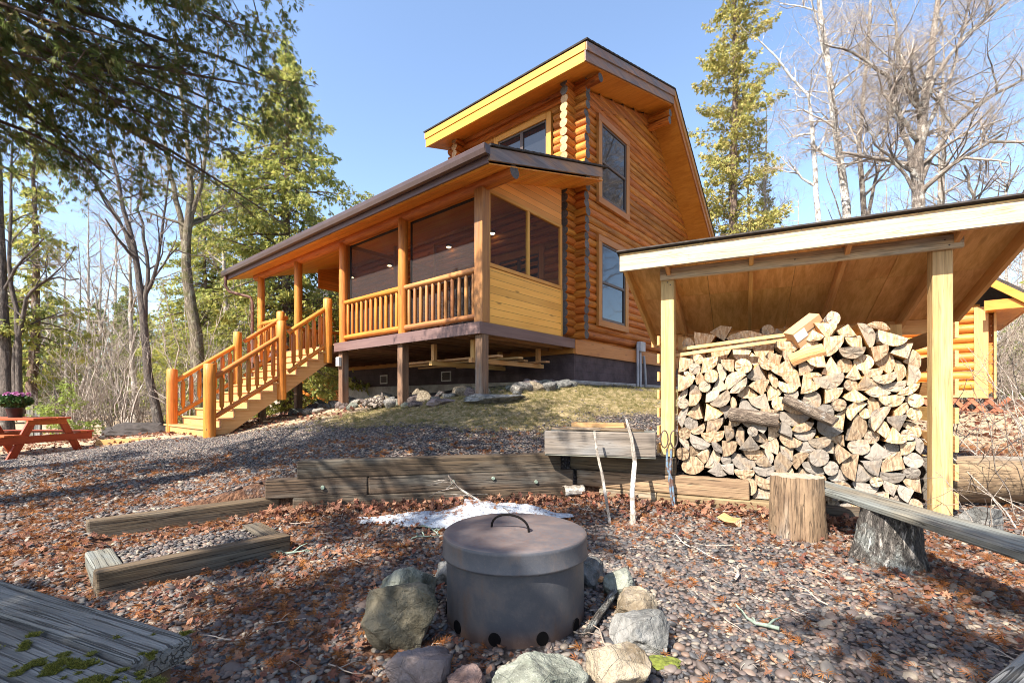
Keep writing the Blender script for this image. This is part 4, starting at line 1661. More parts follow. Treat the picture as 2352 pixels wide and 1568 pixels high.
def lone_log(p0, p1, r, label, mats, kind='round'):
    """a log lying with its side to the viewer"""
    p0, p1 = Vector(p0), Vector(p1)
    poly, em = log_poly(kind, r)
    o = make_log(poly, em, (p1 - p0).length, mats)
    d = (p1 - p0).normalized()
    o.rotation_euler = d.to_track_quat('Y', 'Z').to_euler()
    o.location = p0
    return tag(o, label, 'firewood', 'logs lying lengthwise on the stack')


def sp(s, z, out=.1):
    x, y = shd(s, -out)
    return Vector((x, y, z))


lone_log(sp(.62, 1.06, .08), sp(1.06, 1.0, .10), .062, 'grey split log lying lengthwise across the middle of the stack', OLD, 'slab')
lone_log(sp(1.52, 1.0, .16), sp(1.12, 1.22, .04), .055, 'barked round log sticking out aslant across the middle of the stack', OLD)
lone_log(sp(1.17, 1.60, .03), sp(1.45, 1.70, .04), .055, 'pale split log lying lengthwise just below the cardboard box', [M['end_fresh'], M['end_fresh'], M['split_fresh']], 'quarter')
lone_log(sp(1.53, 2.0, .0), sp(1.51, 1.95, -.36), .065, 'white barked round log on top beside the cardboard box', [M['end_fresh'], M['split_fresh'], M['bark_birch']])

# long laths and a cardboard box resting on the pile
for i, (a, b) in enumerate(((sp(.12, 1.80, -.30), sp(1.5, 1.92, -.2)), (sp(-.05, 1.70, -.12), sp(1.2, 1.83, -.12)))):
    mb = MB()
    mb.bar(a, b, .05, .035)
    o = mb.build('lath', M['shed_post'])
    tag(o, ['long pale lath lying on the firewood, the upper of the two', 'long pale lath lying on the firewood, the lower one passing the post'][i], 'lath', 'laths lying on the firewood')
bx = thing('cardboard_box', 'brown cardboard box with a white label tilted on top of the firewood', 'box', sp(1.30, 1.90, -.05), SHR + .5)
bx.rotation_euler = (R(18), R(-38), SHR + .35)
mb = MB()
mb.box((-.16, -.07, -.09), (.16, .07, .09))
b0 = mb.build('carton', M['cardboard'], bx, .004)
mb = MB()
mb.box((-.155, -.0735, -.02), (-.03, -.0705, .07))
mb.build('paper_label', M['paper'], bx)
mb = MB()
mb.box((-.158, -.0725, .004), (.158, -.0703, .012))
mb.build('flap_seam', M['sash'], bx)

# ------------------------------------------------------------------ timber retaining walls and steps
DW = (W_C - W_0).normalized()
NW = Vector((DW.y, -DW.x, 0))        # towards the pit
wall = thing('retaining_wall', 'dark stacked timber retaining wall behind the fire barrel', 'retaining wall', (W_0.x, W_0.y, 0), math.atan2(DW.y, DW.x))
LW = (W_C - W_0).length


def timber(parent, x0, x1, y0, z0, h=.188, d=.19, mt='timber'):
    mb = MB()
    n = max(2, int((x1 - x0) / .4))
    c = Vector(((x0 + x1) / 2, y0 + d / 2, z0 + h / 2))
    mb.obox(c, ((x1 - x0) / 2, d / 2, h / 2), AX, 0, None, 0, .006)
    return mb.build('timber', M[mt], parent, .014, seg=2)


timber(wall, .26, LW + .0, 0, .012)
timber(wall, 0.0, 1.0, .012, .203)
timber(wall, 1.004, LW - .15, .008, .203)
timber(wall, .30, LW - .3, .02, .394)
for (x, zz) in ((.55, .30), (1.9, .31), (2.35, .33), (2.85, .27)):
    mb = MB()
    mb.tube([(x, .012, zz), (x, -.012, zz)], [.022, .018], 8)
    mb.build('bolt', M['lichen'], wall)
wall2 = thing('retaining_wall', 'sunlit pale timber retaining wall under the woodshed', 'retaining wall', (W_C.x, W_C.y, 0), SHR)
timber(wall2, .16, .80, -.02, .0, mt='timber_pale')
timber(wall2, .804, 2.08, -.02, .0, mt='timber_pale')
timber(wall2, 2.084, 2.75, -.01, .0, mt='timber')
timber(wall2, -.12, 1.72, .0, .192, mt='timber_pale')
timber(wall2, -.2, 1.0, .01, .384, .196, mt='timber')
step1 = thing('landscape_timber', 'long mossy timber edging the upper step beside the wall end', 'timber', (W_T.x, W_T.y, 0), 0)
dT = (Vector((-2.36, 4.86, 0)) - W_T)
step1.rotation_euler = (0, 0, math.atan2(dT.y, dT.x))
mb = MB()
mb.obox((dT.length / 2 - .05, .075, .105), (dT.length / 2, .085, .10), AX, 0, None, 0, .006)
o = mb.build('timber', M['timber'], step1, .016, seg=2)
# lower step: a box of timbers filled with pebbles
q0, q1 = Vector((-2.55, 2.86, 0)), Vector((-1.755, 3.70, 0))
d = (q1 - q0)
step2 = thing('timber_step', 'low boxed timber step filled with pebbles and twigs', 'step', q0, math.atan2(d.y, d.x))
L = d.length
mb = MB()
mb.obox((L / 2, .075, .062), (L / 2, .075, .078), AX, 0, None, 0, .006)
mb.build('front_timber', M['timber'], step2, .014, seg=2)
for x in (.075, L - .08):
    mb = MB()
    mb.obox((x, .40, .055), (.075, .245, .075), AX, 0, None, 1, .006)
    mb.build('side_timber', M['bench_lichen'] if x < .5 else M['timber'], step2, .014, seg=2)

# trough of thick boards on the wall corner
tr0, tr1 = Vector((.366, 5.28, 0)), Vector((1.52, 4.93, 0))
d = tr1 - tr0
trough = thing('wooden_trough', 'weathered grey board trough resting on the corner of the wall', 'trough', (tr0.x, tr0.y, .585), math.atan2(d.y, d.x))
L = d.length
for nm, a, b in (('front_board', (0, 0, .012), (L, .045, .275)), ('back_board', (0, .34, .012), (L, .385, .27)), ('bottom_board', (.0, .0, -.005), (L, .385, .01)), ('end_board', (.01, .047, .014), (.05, .338, .26)), ('end_board', (L - .05, .047, .014), (L - .01, .338, .26)), ('fill_board', (.052, .047, .2), (L - .052, .338, .255))):
    mb = MB()
    c = (Vector(a) + Vector(b)) / 2
    mb.obox(c, (Vector(b) - Vector(a)) / 2, AX, 0, None, None, .003)
    mb.build(nm, M['trough'] if nm == 'front_board' else M['bench_lichen'], trough, .008)


def on_trough(x, y, z):
    return trough.matrix_basis @ Vector((x, y, z)) if False else (Vector((tr0.x, tr0.y, .585)) + Vector((d.x, d.y, 0)).normalized() * x + Vector((-d.y, d.x, 0)).normalized() * y + Vector((0, 0, z)))


for i, (a, b, wdt, h) in enumerate((((.08, .1, .305), (.95, .12, .30), .13, .03), ((.28, .25, .34), (.88, .2, .345), .2, .045), ((.62, .06, .30), (1.08, .05, .295), .06, .03))):
    mb = MB()
    mb.bar(on_trough(*a), on_trough(*b), wdt, h, jit=.008)
    o = mb.build('scrap_board', M['old_wood'] if i != 1 else M['lumber'], None, .004)
    tag(o, ['thin split board lying along the trough', 'wide reddish offcut lying on top of the other trough boards', 'narrow pale splinter of board on the trough edge'][i], 'board', 'scrap boards on the trough')

# sticks and fire tongs
for i, pts in enumerate((((1365, 990, 4.95), (1372, 1040, 4.9), (1384, 1095, 4.8), (1393, 1150, 4.68), (1402, 1197, 4.56)), ((1438, 962, 4.98), (1450, 1005, 4.9), (1458, 1060, 4.83), (1452, 1130, 4.68), (1455, 1200, 4.55)))):
    mb = MB()
    P = [at(*p) for p in pts]
    P[-1].z = min(P[-1].z, gz(P[-1].x, P[-1].y)) - .01
    rr = [.011, .013, .015, .015, .015] if i == 0 else [.011, .018, .021, .022, .023]
    mb.tube(P, rr, 8, wob=.12)
    if i == 1:
        mb.tube([P[0], at(1428, 948, 4.98)], [.009, .004], 6)
    o = mb.build('leaning_stick', M['bark_pale'])
    tag(o, ['thin bare stick leaning on the trough, the slimmer of two', 'thicker crooked stick leaning on the trough near the tongs'][i], 'stick', 'sticks leaning on the trough')
tongs = thing('fire_tongs', 'long blue-grey metal fire tongs with two loop handles leaning on the post', 'tongs', at(1540, 1090, 5.0))
T0 = at(1540, 1090, 5.0)
mb = MB()
for s in (-1, 1):
    loop = []
    for k in range(13):
        t = k / 12 * 6.283
        loop.append(at(1537 + s * 11 + 8.5 * math.sin(t) * 1.0, 1008 - 20 * math.cos(t), 5.02) - T0)
    mb.tube(loop, .007, 7, ends=False)
mb.build('handle', M['sash'], tongs)
mb = MB()
for s in (-1, 1):
    mb.tube([at(1537 + s * 5, 1030, 5.02) - T0, at(1536 + s * 4, 1070, 5.0) - T0, at(1540 - s * 2, 1100, 4.99) - T0, at(1544 - s * 3, 1135, 4.97) - T0, at(1548 - s * 2, 1163, 4.95) - T0], [.011, .014, .016, .012, .009], 8)
mb.build('jaw', M['blue_metal'], tongs)

# ------------------------------------------------------------------ fire barrel
BC = Vector((.018, 2.655, 0))
barrel = thing('fire_barrel', 'rust-stained steel fire ring barrel with a flat lid, circled by rocks', 'fire barrel', BC)
BR, BH = .385, .425
mb = MB()
n = 72
zs = [-.02, .012, .10, .16, .3, BH]
hole = lambda j: (j % 8) == 3
V, F, G = [], [], []
for i, zz in enumerate(zs):
    for j in range(n):
        t = 2 * math.pi * j / n
        rr = BR + .002 * math.sin(3 * t + i)
        V.append((rr * math.cos(t), rr * math.sin(t), zz))
        G.append((zz, t * BR, .3))
for i in range(len(zs) - 1):
    for j in range(n):
        a, b = i * n + j, i * n + (j + 1) % n
        F.append((a, b, b + n, a + n))
mb.add(V, F, G, .5, 0, True)
mb.add([(v[0] * .985, v[1] * .985, v[2]) for v in V], [f[::-1] for f in F], G, .5, 0, True)
mb.build('drum', M['steel'], barrel)
k_ = NT('black_hole_fill')
k_.bsdf((.006, .005, .005), .95, None, .1)
M['matte_black'] = k_.m
for ang_ in (-105.5, -70, -35, -141, -177, 1, 37, 72, 108, 145):
    t = R(ang_)
    mb = MB()
    c = Vector((math.cos(t), math.sin(t), 0))
    hz = .034
    sd_ = Vector((-c.y, c.x, 0))
    ring = [c * (BR + .0035) + sd_ * (.032 * math.cos(a)) + Vector((0, 0, hz + .034 * math.sin(a))) for a in [6.283 * q / 18 for q in range(18)]]
    ring2 = [p - c * .05 for p in ring]
    mb.add(ring + ring2, [tuple(range(18))] + [(q, 18 + q, 18 + (q + 1) % 18, (q + 1) % 18) for q in range(18)], ring + ring2, .5, 0)
    mb.build('vent_hole', M['matte_black'], barrel)  # black plug on the uncut drum; the opening's darkness is painted
mb = MB()
LR = .405
prof = [(0, BH + .052), (.2, BH + .052), (.38, BH + .046), (LR - .012, BH + .043), (LR - .002, BH + .036), (LR, BH + .02), (LR, BH - .055), (LR + .004, BH - .062), (LR + .004, BH - .072), (LR - .002, BH - .075), (LR - .01, BH - .06)]
V, F, G = [], [], []
for (rr, zz) in prof:
    for j in range(n):
        t = 2 * math.pi * j / n
        V.append((rr * math.cos(t), rr * math.sin(t), zz + .0025 * math.sin(2 * t + rr * 9)))
        G.append((rr * math.cos(t), rr * math.sin(t), zz))
MI = []
for i in range(len(prof) - 1):
    for j in range(n):
        a, b = i * n + j, i * n + (j + 1) % n
        F.append((a, a + n, b + n, b))
b0 = mb.add(V, F, G, .5, 0, True)
lid = mb.build('lid', [M['lid'], M['steel']], barrel)
mi = [0 if i // n < 4 else 1 for i in range(len(F))]
lid.data.polygons.foreach_set('material_index', mi)
a = lid.data.attributes['g']
gg = np.array(G, dtype=np.float32)
for i in range(4 * n, len(gg)):
    t = math.atan2(V[i][1], V[i][0])
    gg[i] = (V[i][2] - BH + .3, t * LR, .9)
a.data.foreach_set('vector', gg.ravel())
mb = MB()
hp = []
for k in range(15):
    t = math.pi * k / 14
    hp.append((-.03 + .105 * -math.cos(t), -.03 - .05 * -math.cos(t), BH + .05 + .085 * math.sin(t) ** .8))
mb.tube(hp, .0065, 8)
mb.build('handle', M['matte_black'], lid)


# ------------------------------------------------------------------ rocks
def rock_mesh(name, sx, sy, sz, mt, seed, ang=14, flat=.0, sub=5, rough=.05):
    """a broken stone: a ball cut by random planes, then roughened"""
    rn = random.Random(seed)
    bm = bmesh.new()
    bmesh.ops.create_icosphere(bm, subdivisions=sub, radius=1)
    planes = []
    for _ in range(ang):
        v = Vector((rn.gauss(0, 1), rn.gauss(0, 1), rn.gauss(0, .8))).normalized()
        planes.append((v, rn.uniform(.52, .82)))
    planes.append((Vector((rn.uniform(-.2, .2), rn.uniform(-.2, .2), 1)).normalized(), .8 - flat))
    o3 = Vector((seed * 3.1, seed * 1.7, seed))
    for v in bm.verts:
        p = v.co.copy()
        for pn, pd in planes:
            e = p.dot(pn) - pd
            if e > 0:
                p -= pn * e * .98
        nrm = p.normalized()
        p += nrm * (mnoise.noise(p * 1.6 + o3) * .09 + mnoise.noise(p * 4.5 + o3) * rough + mnoise.noise(p * 11 + o3) * rough * .45)
        v.co = (p.x * sx, p.y * sy, p.z * sz)
    me = bpy.data.meshes.new(name)
    bm.to_mesh(me)
    bm.free()
    me.materials.append(mt)
    me.polygons.foreach_set('use_smooth', [True] * len(me.polygons))
    co = np.empty(len(me.vertices) * 3, dtype=np.float32)
    me.vertices.foreach_get('co', co)
    a = me.attributes.new('g', 'FLOAT_VECTOR', 'POINT')
    a.data.foreach_set('vector', co + np.float32(seed * .7))
    a = me.attributes.new('r', 'FLOAT', 'POINT')
    a.data.foreach_set('value', np.full(len(me.vertices), rn.random(), dtype=np.float32))
    me.set_sharp_from_angle(angle=R(38))
    return me


def rock(x, y, sx, sy, sz, mt, label, seed, rz=0.0, sink=.35, group='rocks ringing the fire barrel', **kw):
    me = rock_mesh('rock', sx, sy, sz, M[mt], seed, **kw)
    o = bpy.data.objects.new('rock', me)
    C.objects.link(o)
    o.location = (x, y, gz(x, y) + sz * (.74 - sink))
    o.rotation_euler = (0, 0, rz)
    return tag(o, label, 'rock', group)


def pit(u, v):
    d = EYE * 1073 / (v - 920)
    return (u - 1176) / 1073 * d, d


rock(-.555, 2.33, .215, .20, .20, 'rock_olive', 'big rounded olive-brown boulder at the barrel, largest of the ring', 3, .3, .12, flat=0.0)
rock(-.59, 2.74, .20, .16, .16, 'rock_green', 'pale greenish flat-topped rock behind the big olive boulder', 14, .5, .2)
rock(-.385, 1.98, .165, .145, .125, 'rock_purple', 'purplish grey rock in front of the barrel beside the olive boulder', 8, 1.0, .2)
rock(-.195, 1.90, .09, .095, .10, 'rock_pink', 'small pinkish rock wedged between the purple and the speckled rock', 21, .4, .25)
rock(.09, 1.86, .215, .14, .14, 'rock_green', 'wide speckled grey-green rock at the front of the barrel', 30, .1, .15, flat=.1)
rock(.43, 1.95, .165, .15, .13, 'rock_tan', 'tan brown rounded rock in front of the barrel', 41, -.3, .2)
rock(.64, 2.30, .175, .155, .105, 'rock_gray', 'broad low grey slab rock with a split top beside the barrel', 52, .7, .15, flat=.12)
rock(.69, 2.55, .16, .13, .115, 'rock_tan', 'light grey rock tucked behind the low slab rock', 57, .3, .3, flat=.1)
rock(.63, 2.82, .125, .11, .12, 'rock_green', 'small upright grey-green rock behind the slab rocks', 63, 1.2, .2)
rock(.50, 3.08, .14, .13, .11, 'rock_gray', 'dark grey rock half hidden behind the barrel beside the kindling', 66, 1.2, .25)
rock(-.42, 3.1, .13, .12, .10, 'rock_gray', 'small grey rock half hidden behind the barrel beside the greenish rock', 71, .2, .25)
rock(4.05, 4.0, .19, .16, .15, 'rock_gray', 'grey boulder lying under the brush near the big log', 77, .2, .2, 'boulders near the bench')
mb = MB()
a, b = pit(1345, 1470), pit(1440, 1345)
mb.tube([(a[0], a[1], .03), ((a[0] + b[0]) / 2, (a[1] + b[1]) / 2 - .02, .07), (b[0], b[1], .12)], [.018, .022, .015], 10, wob=.15)
tag(mb.build('lichened_branch', M['bark_stump']), 'short grey branch crusted with lichen between barrel and slab rock', 'branch')
mb = MB()
a, b = pit(1330, 1330), pit(1385, 1345)
mb.bar((a[0], a[1], .05), (b[0], b[1], .04), .05, .02)
tag(mb.build('kindling', M['lumber']), 'orange splint of kindling lying behind the barrel', 'kindling')

# moss cushion by the ring
def blob(name, x, y, sx, sy, sz, mt, label, cat, seed, **kw):
    me = rock_mesh(name, sx, sy, sz, M[mt], seed, ang=0, rough=.16, **kw)
    o = bpy.data.objects.new(name, me)
    C.objects.link(o)
    o.location = (x, y, gz(x, y))
    return tag(o, label, cat)


x, y = pit(1520, 1525)
blob('moss_cushion', x, y, .085, .05, .03, 'moss', 'bright green cushion of moss beside the tan rock', 'moss', 5)

# snow
def snow_patch():
    n_r, n_t = 34, 150
    V = [(0, 0, .10)]
    for i in range(1, n_r + 1):
        rr = i / n_r
        for j in range(n_t):
            t = 2 * math.pi * j / n_t
            ex = .78 + .05 * math.sin(2 * t + .4) + .06 * math.sin(5 * t + 1) + .05 * math.sin(9 * t) + .03 * math.sin(17 * t)
            x, y = math.cos(t) * ex * rr * 1.42, math.sin(t) * ex * rr * .62
            if x < 0:
                y *= max(.3, 1 + x * .7)
                x *= 1.1
            hh = (1 - rr ** 3.0) * (.085 + .03 * math.sin(x * 3 + .6) + .018 * math.sin(x * 9 + y * 7)) * (1.25 if x > 0 else .8)
            nz = mnoise.noise(Vector((x * 7, y * 7, .3))) * .022 + mnoise.noise(Vector((x * 19, y * 19, 4))) * .010
            V.append((x + mnoise.noise(Vector((x * 6, y * 6, 9))) * .05 * rr, y + mnoise.noise(Vector((x * 6, y * 6, 5))) * .05 * rr, hh + nz * (1 - rr ** 4) - .015 * (i == n_r)))
    F = [(0, 1 + j, 1 + (j + 1) % n_t) for j in range(n_t)]
    for i in range(n_r - 1):
        for j in range(n_t):
            a, b = 1 + i * n_t + j, 1 + i * n_t + (j + 1) % n_t
            F.append((a, a + n_t, b + n_t, b))
    mb = MB()
    mb.add(V, F, V, .5, 0, True)
    o = mb.build('snow_patch', M['snow'])
    o.location = (-.48, 4.60, .05)
    o.scale = (.84, .8, .95)
    o.rotation_euler = (0, 0, .06)
    tag(o, 'last patch of dirty melting snow in front of the timber wall', 'snow')
    return o


SNOW = snow_patch()
mb = MB()
rn = random.Random(4)
base = [at(1030, 1092, 5.0), at(1050, 1118, 4.9), at(1085, 1140, 4.78), at(1130, 1165, 4.6), at(1175, 1185, 4.45)]
mb.tube(base, [.009, .011, .011, .009, .006], 6, wob=.1)
for i in range(16):
    t = rn.uniform(.1, 3.9)
    p = base[int(t)].lerp(base[int(t) + 1], t % 1)
    q = p + Vector((rn.uniform(-.35, .25), rn.uniform(-.25, .1), rn.uniform(-.1, .02)))
    q.z = max(q.z, .11)
    m = p.lerp(q, .5) + Vector((rn.uniform(-.04, .04), 0, rn.uniform(-.02, .05)))
    mb.tube([p, m, q], [.005, .004, .002], 5)
tag(mb.build('fallen_branch', M['bark_gray']), 'forked fallen branch lying across the snow patch', 'branch')

# ------------------------------------------------------------------ stump, benches, big log
def stump_mesh(mb, c, r0, r1, h, seed, flare=1.15, mi=0, cap=1, lean=(0, 0)):
    rn = random.Random(seed)
    n, m = 40, 14
    V, G = [], []
    ph = [rn.uniform(0, 6.28) for _ in range(6)]
    for i in range(m + 1):
        t = i / m
        rr = r0 * (flare - (flare - 1) * min(1, t * 3)) * (1 - t) + r1 * t
        for j in range(n):
            a = 6.2832 * j / n
            q = rr * (1 + .06 * math.sin(2 * a + ph[0]) + .04 * math.sin(3 * a + ph[1] + t) + .03 * math.sin(7 * a + ph[2]) + .02 * math.sin(13 * a + ph[3] + t * 2) + rn.uniform(-.018, .018))
            V.append((c[0] + lean[0] * t + q * math.cos(a), c[1] + lean[1] * t + q * math.sin(a), c[2] + h * t + (rn.uniform(-.006, .006) if i == m else 0)))
            G.append((h * t + seed, rr * math.cos(a) * 1.0, rr * math.sin(a)))
    F = []
    for i in range(m):
        for j in range(n):
            a, b = i * n + j, i * n + (j + 1) % n
            F.append((a, b, b + n, a + n))
    mb.add(V, F, G, .5, mi, True)
    top = V[-n:]
    cc = (c[0] + lean[0], c[1] + lean[1], c[2] + h - .01)
    vs = top + [cc]
    mb.add(vs, [(j, (j + 1) % n, n) for j in range(n)], [(0, v[0] - cc[0], v[1] - cc[1]) for v in vs], .5, cap)


mb = MB()
g0 = gz(2.52, 4.15)
stump_mesh(mb, (2.52, 4.15, g0 - .03), .205, .19, .55, 11, 1.05)
o = mb.build('chopping_stump', [M['old_wood'], M['end_old']])
tag(o, 'barkless weathered brown stump standing upright by the end of the bench plank', 'stump')

bench = thing('rustic_bench', 'long grey plank bench on a bark-covered stump beside the woodshed', 'bench', (2.80, 3.48, 0), 0)
mb = MB()
stump_mesh(mb, (0.0, 0, gz(2.8, 3.48) - .03), .24, .185, .41, 23, 1.12, lean=(.04, .02))
mb.build('stump_leg', [M['bark_stump'], M['end_old']], bench)
mb = MB()
a, b = Vector((.06, 1.05, .412)), Vector((-.10, -2.3, .40))
d = (b - a).normalized()
sd_ = Vector((-d.y, d.x, 0))
for k, off in enumerate((0,)):
    mb.bar(a + sd_ * off, b + sd_ * off, .31, .05, jit=.004)
mb.build('seat_plank', M['bench_lichen'], bench, .007)
mb = MB()
stump_mesh(mb, (-.08, -1.9, -.03), .2, .17, .40, 29, 1.1)
mb.build('stump_leg', [M['bark_stump'], M['end_old']], bench)

fb = thing('weathered_bench', 'mossy weathered bench end of two thick planks at the near edge', 'bench', (-1.6, 1.6, 0), 0)
d0 = Vector((1.0, -.42, 0)).normalized()
s0_ = Vector((-.42, -1.0, 0)).normalized()
E_ = Vector((-.98, 1.43, .445)) - Vector((-1.6, 1.6, 0))
for k in range(2):
    mb = MB()
    off = s0_ * (.08 + k * .235)
    e1 = E_ + off + d0 * (.16 * k)
    mb.bar(e1 - d0 * 2.2, e1, .165 + .12 * k, .07, jit=.006)
    mb.build('seat_plank', M['bench'], fb, .016, seg=2)
mb = MB()
c = E_ + s0_ * .28 - d0 * .14
mb.bar(c - s0_ * .27 - Vector((0, 0, .1)), c + s0_ * .31 - Vector((0, 0, .1)), .13, .12)
mb.build('crossbeam', M['timber'], fb, .01)
mb = MB()
stump_mesh(mb, (c.x, c.y, -.03), .13, .11, .33, 31, 1.1)
mb.build('leg', [M['bark_stump'], M['end_old']], fb)


def moss_part(parent, spots, seed):
    rn = np.random.default_rng(seed)
    V, F, Rr = [], [], []
    for (c, rad, n) in spots:
        for _ in range(n * 3):
            a, q = rn.uniform(0, 6.28), math.sqrt(rn.uniform(0, 1)) * rad
            p = np.array(c) + np.array([math.cos(a) * q, math.sin(a) * q * .55, 0])
            if mnoise.noise(Vector((p[0] * 26, p[1] * 26, seed))) + .5 * mnoise.noise(Vector((p[0] * 70, p[1] * 70, 2))) < -.02 + .35 * (q / rad):
                continue
            h = rn.uniform(.004, .011) * (1.3 - q / rad)
            t = rn.uniform(0, 6.28)
            w_ = rn.uniform(.0015, .003)
            b = len(V)
            dx = np.array([math.cos(t), math.sin(t), 0]) * w_
            tip = np.array([rn.normal(0, .006), rn.normal(0, .006), h])
            V += [p - dx, p + dx, p + tip]
            F.append((b, b + 1, b + 2))
            Rr += [rn.random()] * 3
    return np_mesh('moss', np.array(V), np.array(F), mk_leaf('moss_tufts', [(.05, .055, .01), (.15, .15, .025), (.27, .24, .045)], .3), np.array(Rr), parent=parent)


ev = lambda a, b, z=.0: tuple(E_ + s0_ * a - d0 * b + Vector((0, 0, .036 + z)))
moss_part(fb, [(ev(.24, -.06), .13, 7000), (ev(.24, .16), .13, 5000), (ev(.12, -.0), .05, 1100), (ev(.24, .42), .07, 900), (ev(.03, .10), .025, 200), (ev(.09, .2), .03, 260), (ev(-.0, .03), .03, 500), (ev(.19, .45), .04, 300), (ev(.34, .05), .1, 2000)], 3)

nb_ = thing('plank_bench', 'corner of a smooth grey plank seat at the near edge', 'bench', (1.75, 1.2, 0), 0)
d1 = Vector((.226, .13, 0)).normalized()
n1_ = Vector((d1.y, -d1.x, 0))
p0 = Vector((1.556, 1.42, .42)) - Vector((1.75, 1.2, 0))
mb = MB()
mb.bar(p0 - d1 * .62 + n1_ * .15, p0 + d1 * .8 + n1_ * .15, .3, .05)
mb.build('seat_plank', M['bench'], nb_, .006)
mb = MB()
stump_mesh(mb, (p0.x + d1.x * .3 + n1_.x * .15, p0.y + d1.y * .3 + n1_.y * .15, -.03), .14, .12, .42, 37, 1.1)
mb.build('stump_leg', [M['bark_stump'], M['end_old']], nb_)

mb = MB()
a = Vector((4.15, 4.62, .42))
b = Vector((6.4, 4.5, .44))
ax_ = (b - a)
pts = [a + ax_ * (i / 9) for i in range(10)]
mb.tube(pts, [.235 * random.uniform(.96, 1.04) for _ in pts], 28, 0, 1, True, .03)
tag(mb.build('fallen_log', [M['old_wood'], M['end_old']]), 'thick rotting brown log lying behind the brush past the woodshed', 'log')
# ------------------------------------------------------------------ picnic table and things near it
tx, ty = -9.05, 9.1
tg = gz(tx, ty)
tb = thing('picnic_table', 'red-stained picnic table standing past the stairs', 'picnic table', (tx, ty, tg), R(-3))
# local: long axis -x, ends face +x; y across
TH = .75
for k in range(5):
    mb = MB()
    y0 = -.37 + k * .15
    mb.box((-1.8, y0, TH - .04), (.12 + random.uniform(-.015, .015), y0 + .14, TH))
    mb.build('top_board', M['table_red'], tb, .004)
for s in (-1, 1):
    for k in range(2):
        mb = MB()
        y0 = s * (.62 + k * .15) - .07
        mb.box((-1.8, y0, .42), (.12, y0 + .14, .458))
        mb.build('seat_board', M['table_red'], tb, .004)
for x in (0, -1.5):
    mb = MB()
    mb.box((x - .02, -.36, TH - .135), (x + .02, .36, TH - .042))
    mb.build('top_cleat', M['table_red'], tb, .004)
    mb = MB()
    mb.box((x + .022, -.86, .28), (x + .06, .86, .418))
    mb.build('seat_support', M['table_red'], tb, .004)
    for s in (-1, 1):
        mb = MB()
        mb.bar((x + .0, s * .27, TH - .05), (x + .0, s * .66, -.03), .038, .14, up=(0, 1, 0))
        mb.build('leg', M['table_red'], tb, .004)
fp = thing('flower_pot', 'black pot of pink flowers standing on the red picnic table', 'flower pot', (-9.72, 9.14, tg + TH))
mb = MB()
mb.tube([(0, 0, 0), (0, 0, .06), (0, 0, .17), (0, 0, .19), (0, 0, .2)], [.1, .11, .135, .145, .14], 20)
mb.build('pot', M['pot'], fp)


def leaf_cloud(name, n, c, rad, size, mt, parent, seed, flat=1.0, top=False):
    rn = np.random.default_rng(seed)
    d = rn.normal(size=(n, 3))
    d /= np.linalg.norm(d, axis=1)[:, None]
    if top:
        d[:, 2] = np.abs(d[:, 2])
    p = np.array(c) + d * (rn.uniform(.55, 1, n) ** .5)[:, None] * np.array(rad)
    a = rn.normal(size=(n, 3)); a /= np.linalg.norm(a, axis=1)[:, None]
    b = np.cross(a, rn.normal(size=(n, 3))); b /= np.linalg.norm(b, axis=1)[:, None]
    s = (size * rn.uniform(.6, 1.3, n))[:, None]
    V = np.stack([p - a * s, p - b * s * .5 * flat, p + a * s, p + b * s * .5 * flat], 1).reshape(-1, 3)
    F = np.arange(n * 4).reshape(n, 4)
    return np_mesh(name, V, F, mt, np.repeat(rn.random(n), 4), parent=parent)


leaf_cloud('leaves', 700, (0, 0, .32), (.25, .25, .14), .04, M['pot_leaf'], fp, 1)
mb = MB()
for i in range(15):
    a = random.uniform(0, 6.28)
    q = .2 * math.sqrt(random.random())
    c = Vector((q * math.cos(a), q * math.sin(a), .44 + random.uniform(-.02, .03)))
    for k in range(26):
        v = Vector((random.gauss(0, 1), random.gauss(0, 1), random.gauss(.3, 1))).normalized()
        o_ = v.orthogonal().normalized() * .012
        mb.add([c + v * .012 - o_, c + v * .012 + o_, c + v * .042 + o_, c + v * .042 - o_], [(0, 1, 2, 3)], [v * .1] * 4, None, 0)
mb.build('flowers', M['flower'], fp)
gp_ = at(80, 985, 13.5)
wp = thing('wooden_post', 'two grey weathered boards standing upright behind the picnic table', 'post', (gp_.x, gp_.y, gz(gp_.x, gp_.y)))
mb = MB()
mb.box((-.22, -.03, -.1), (-.02, .03, 1.15))
mb.build('board', M['bench_lichen'], wp, .01)
mb = MB()
mb.box((.02, -.04, -.1), (.2, .02, 1.02))
mb.build('board', M['bench'], wp, .01)
mb = MB()
mb.bar((-8.85, 9.95, .30), (-7.45, 10.15, .36), .05, .13)
tag(mb.build('edging_board', M['stair'], None, .005), 'pale board edging lying on the ground at the foot of the stairs', 'board')
blob('soil_mound', -9.7, 12.4, 1.0, .8, .36, 'shingle', 'low dark mound of soil between picnic table and stairs', 'mound', 6, sub=4)

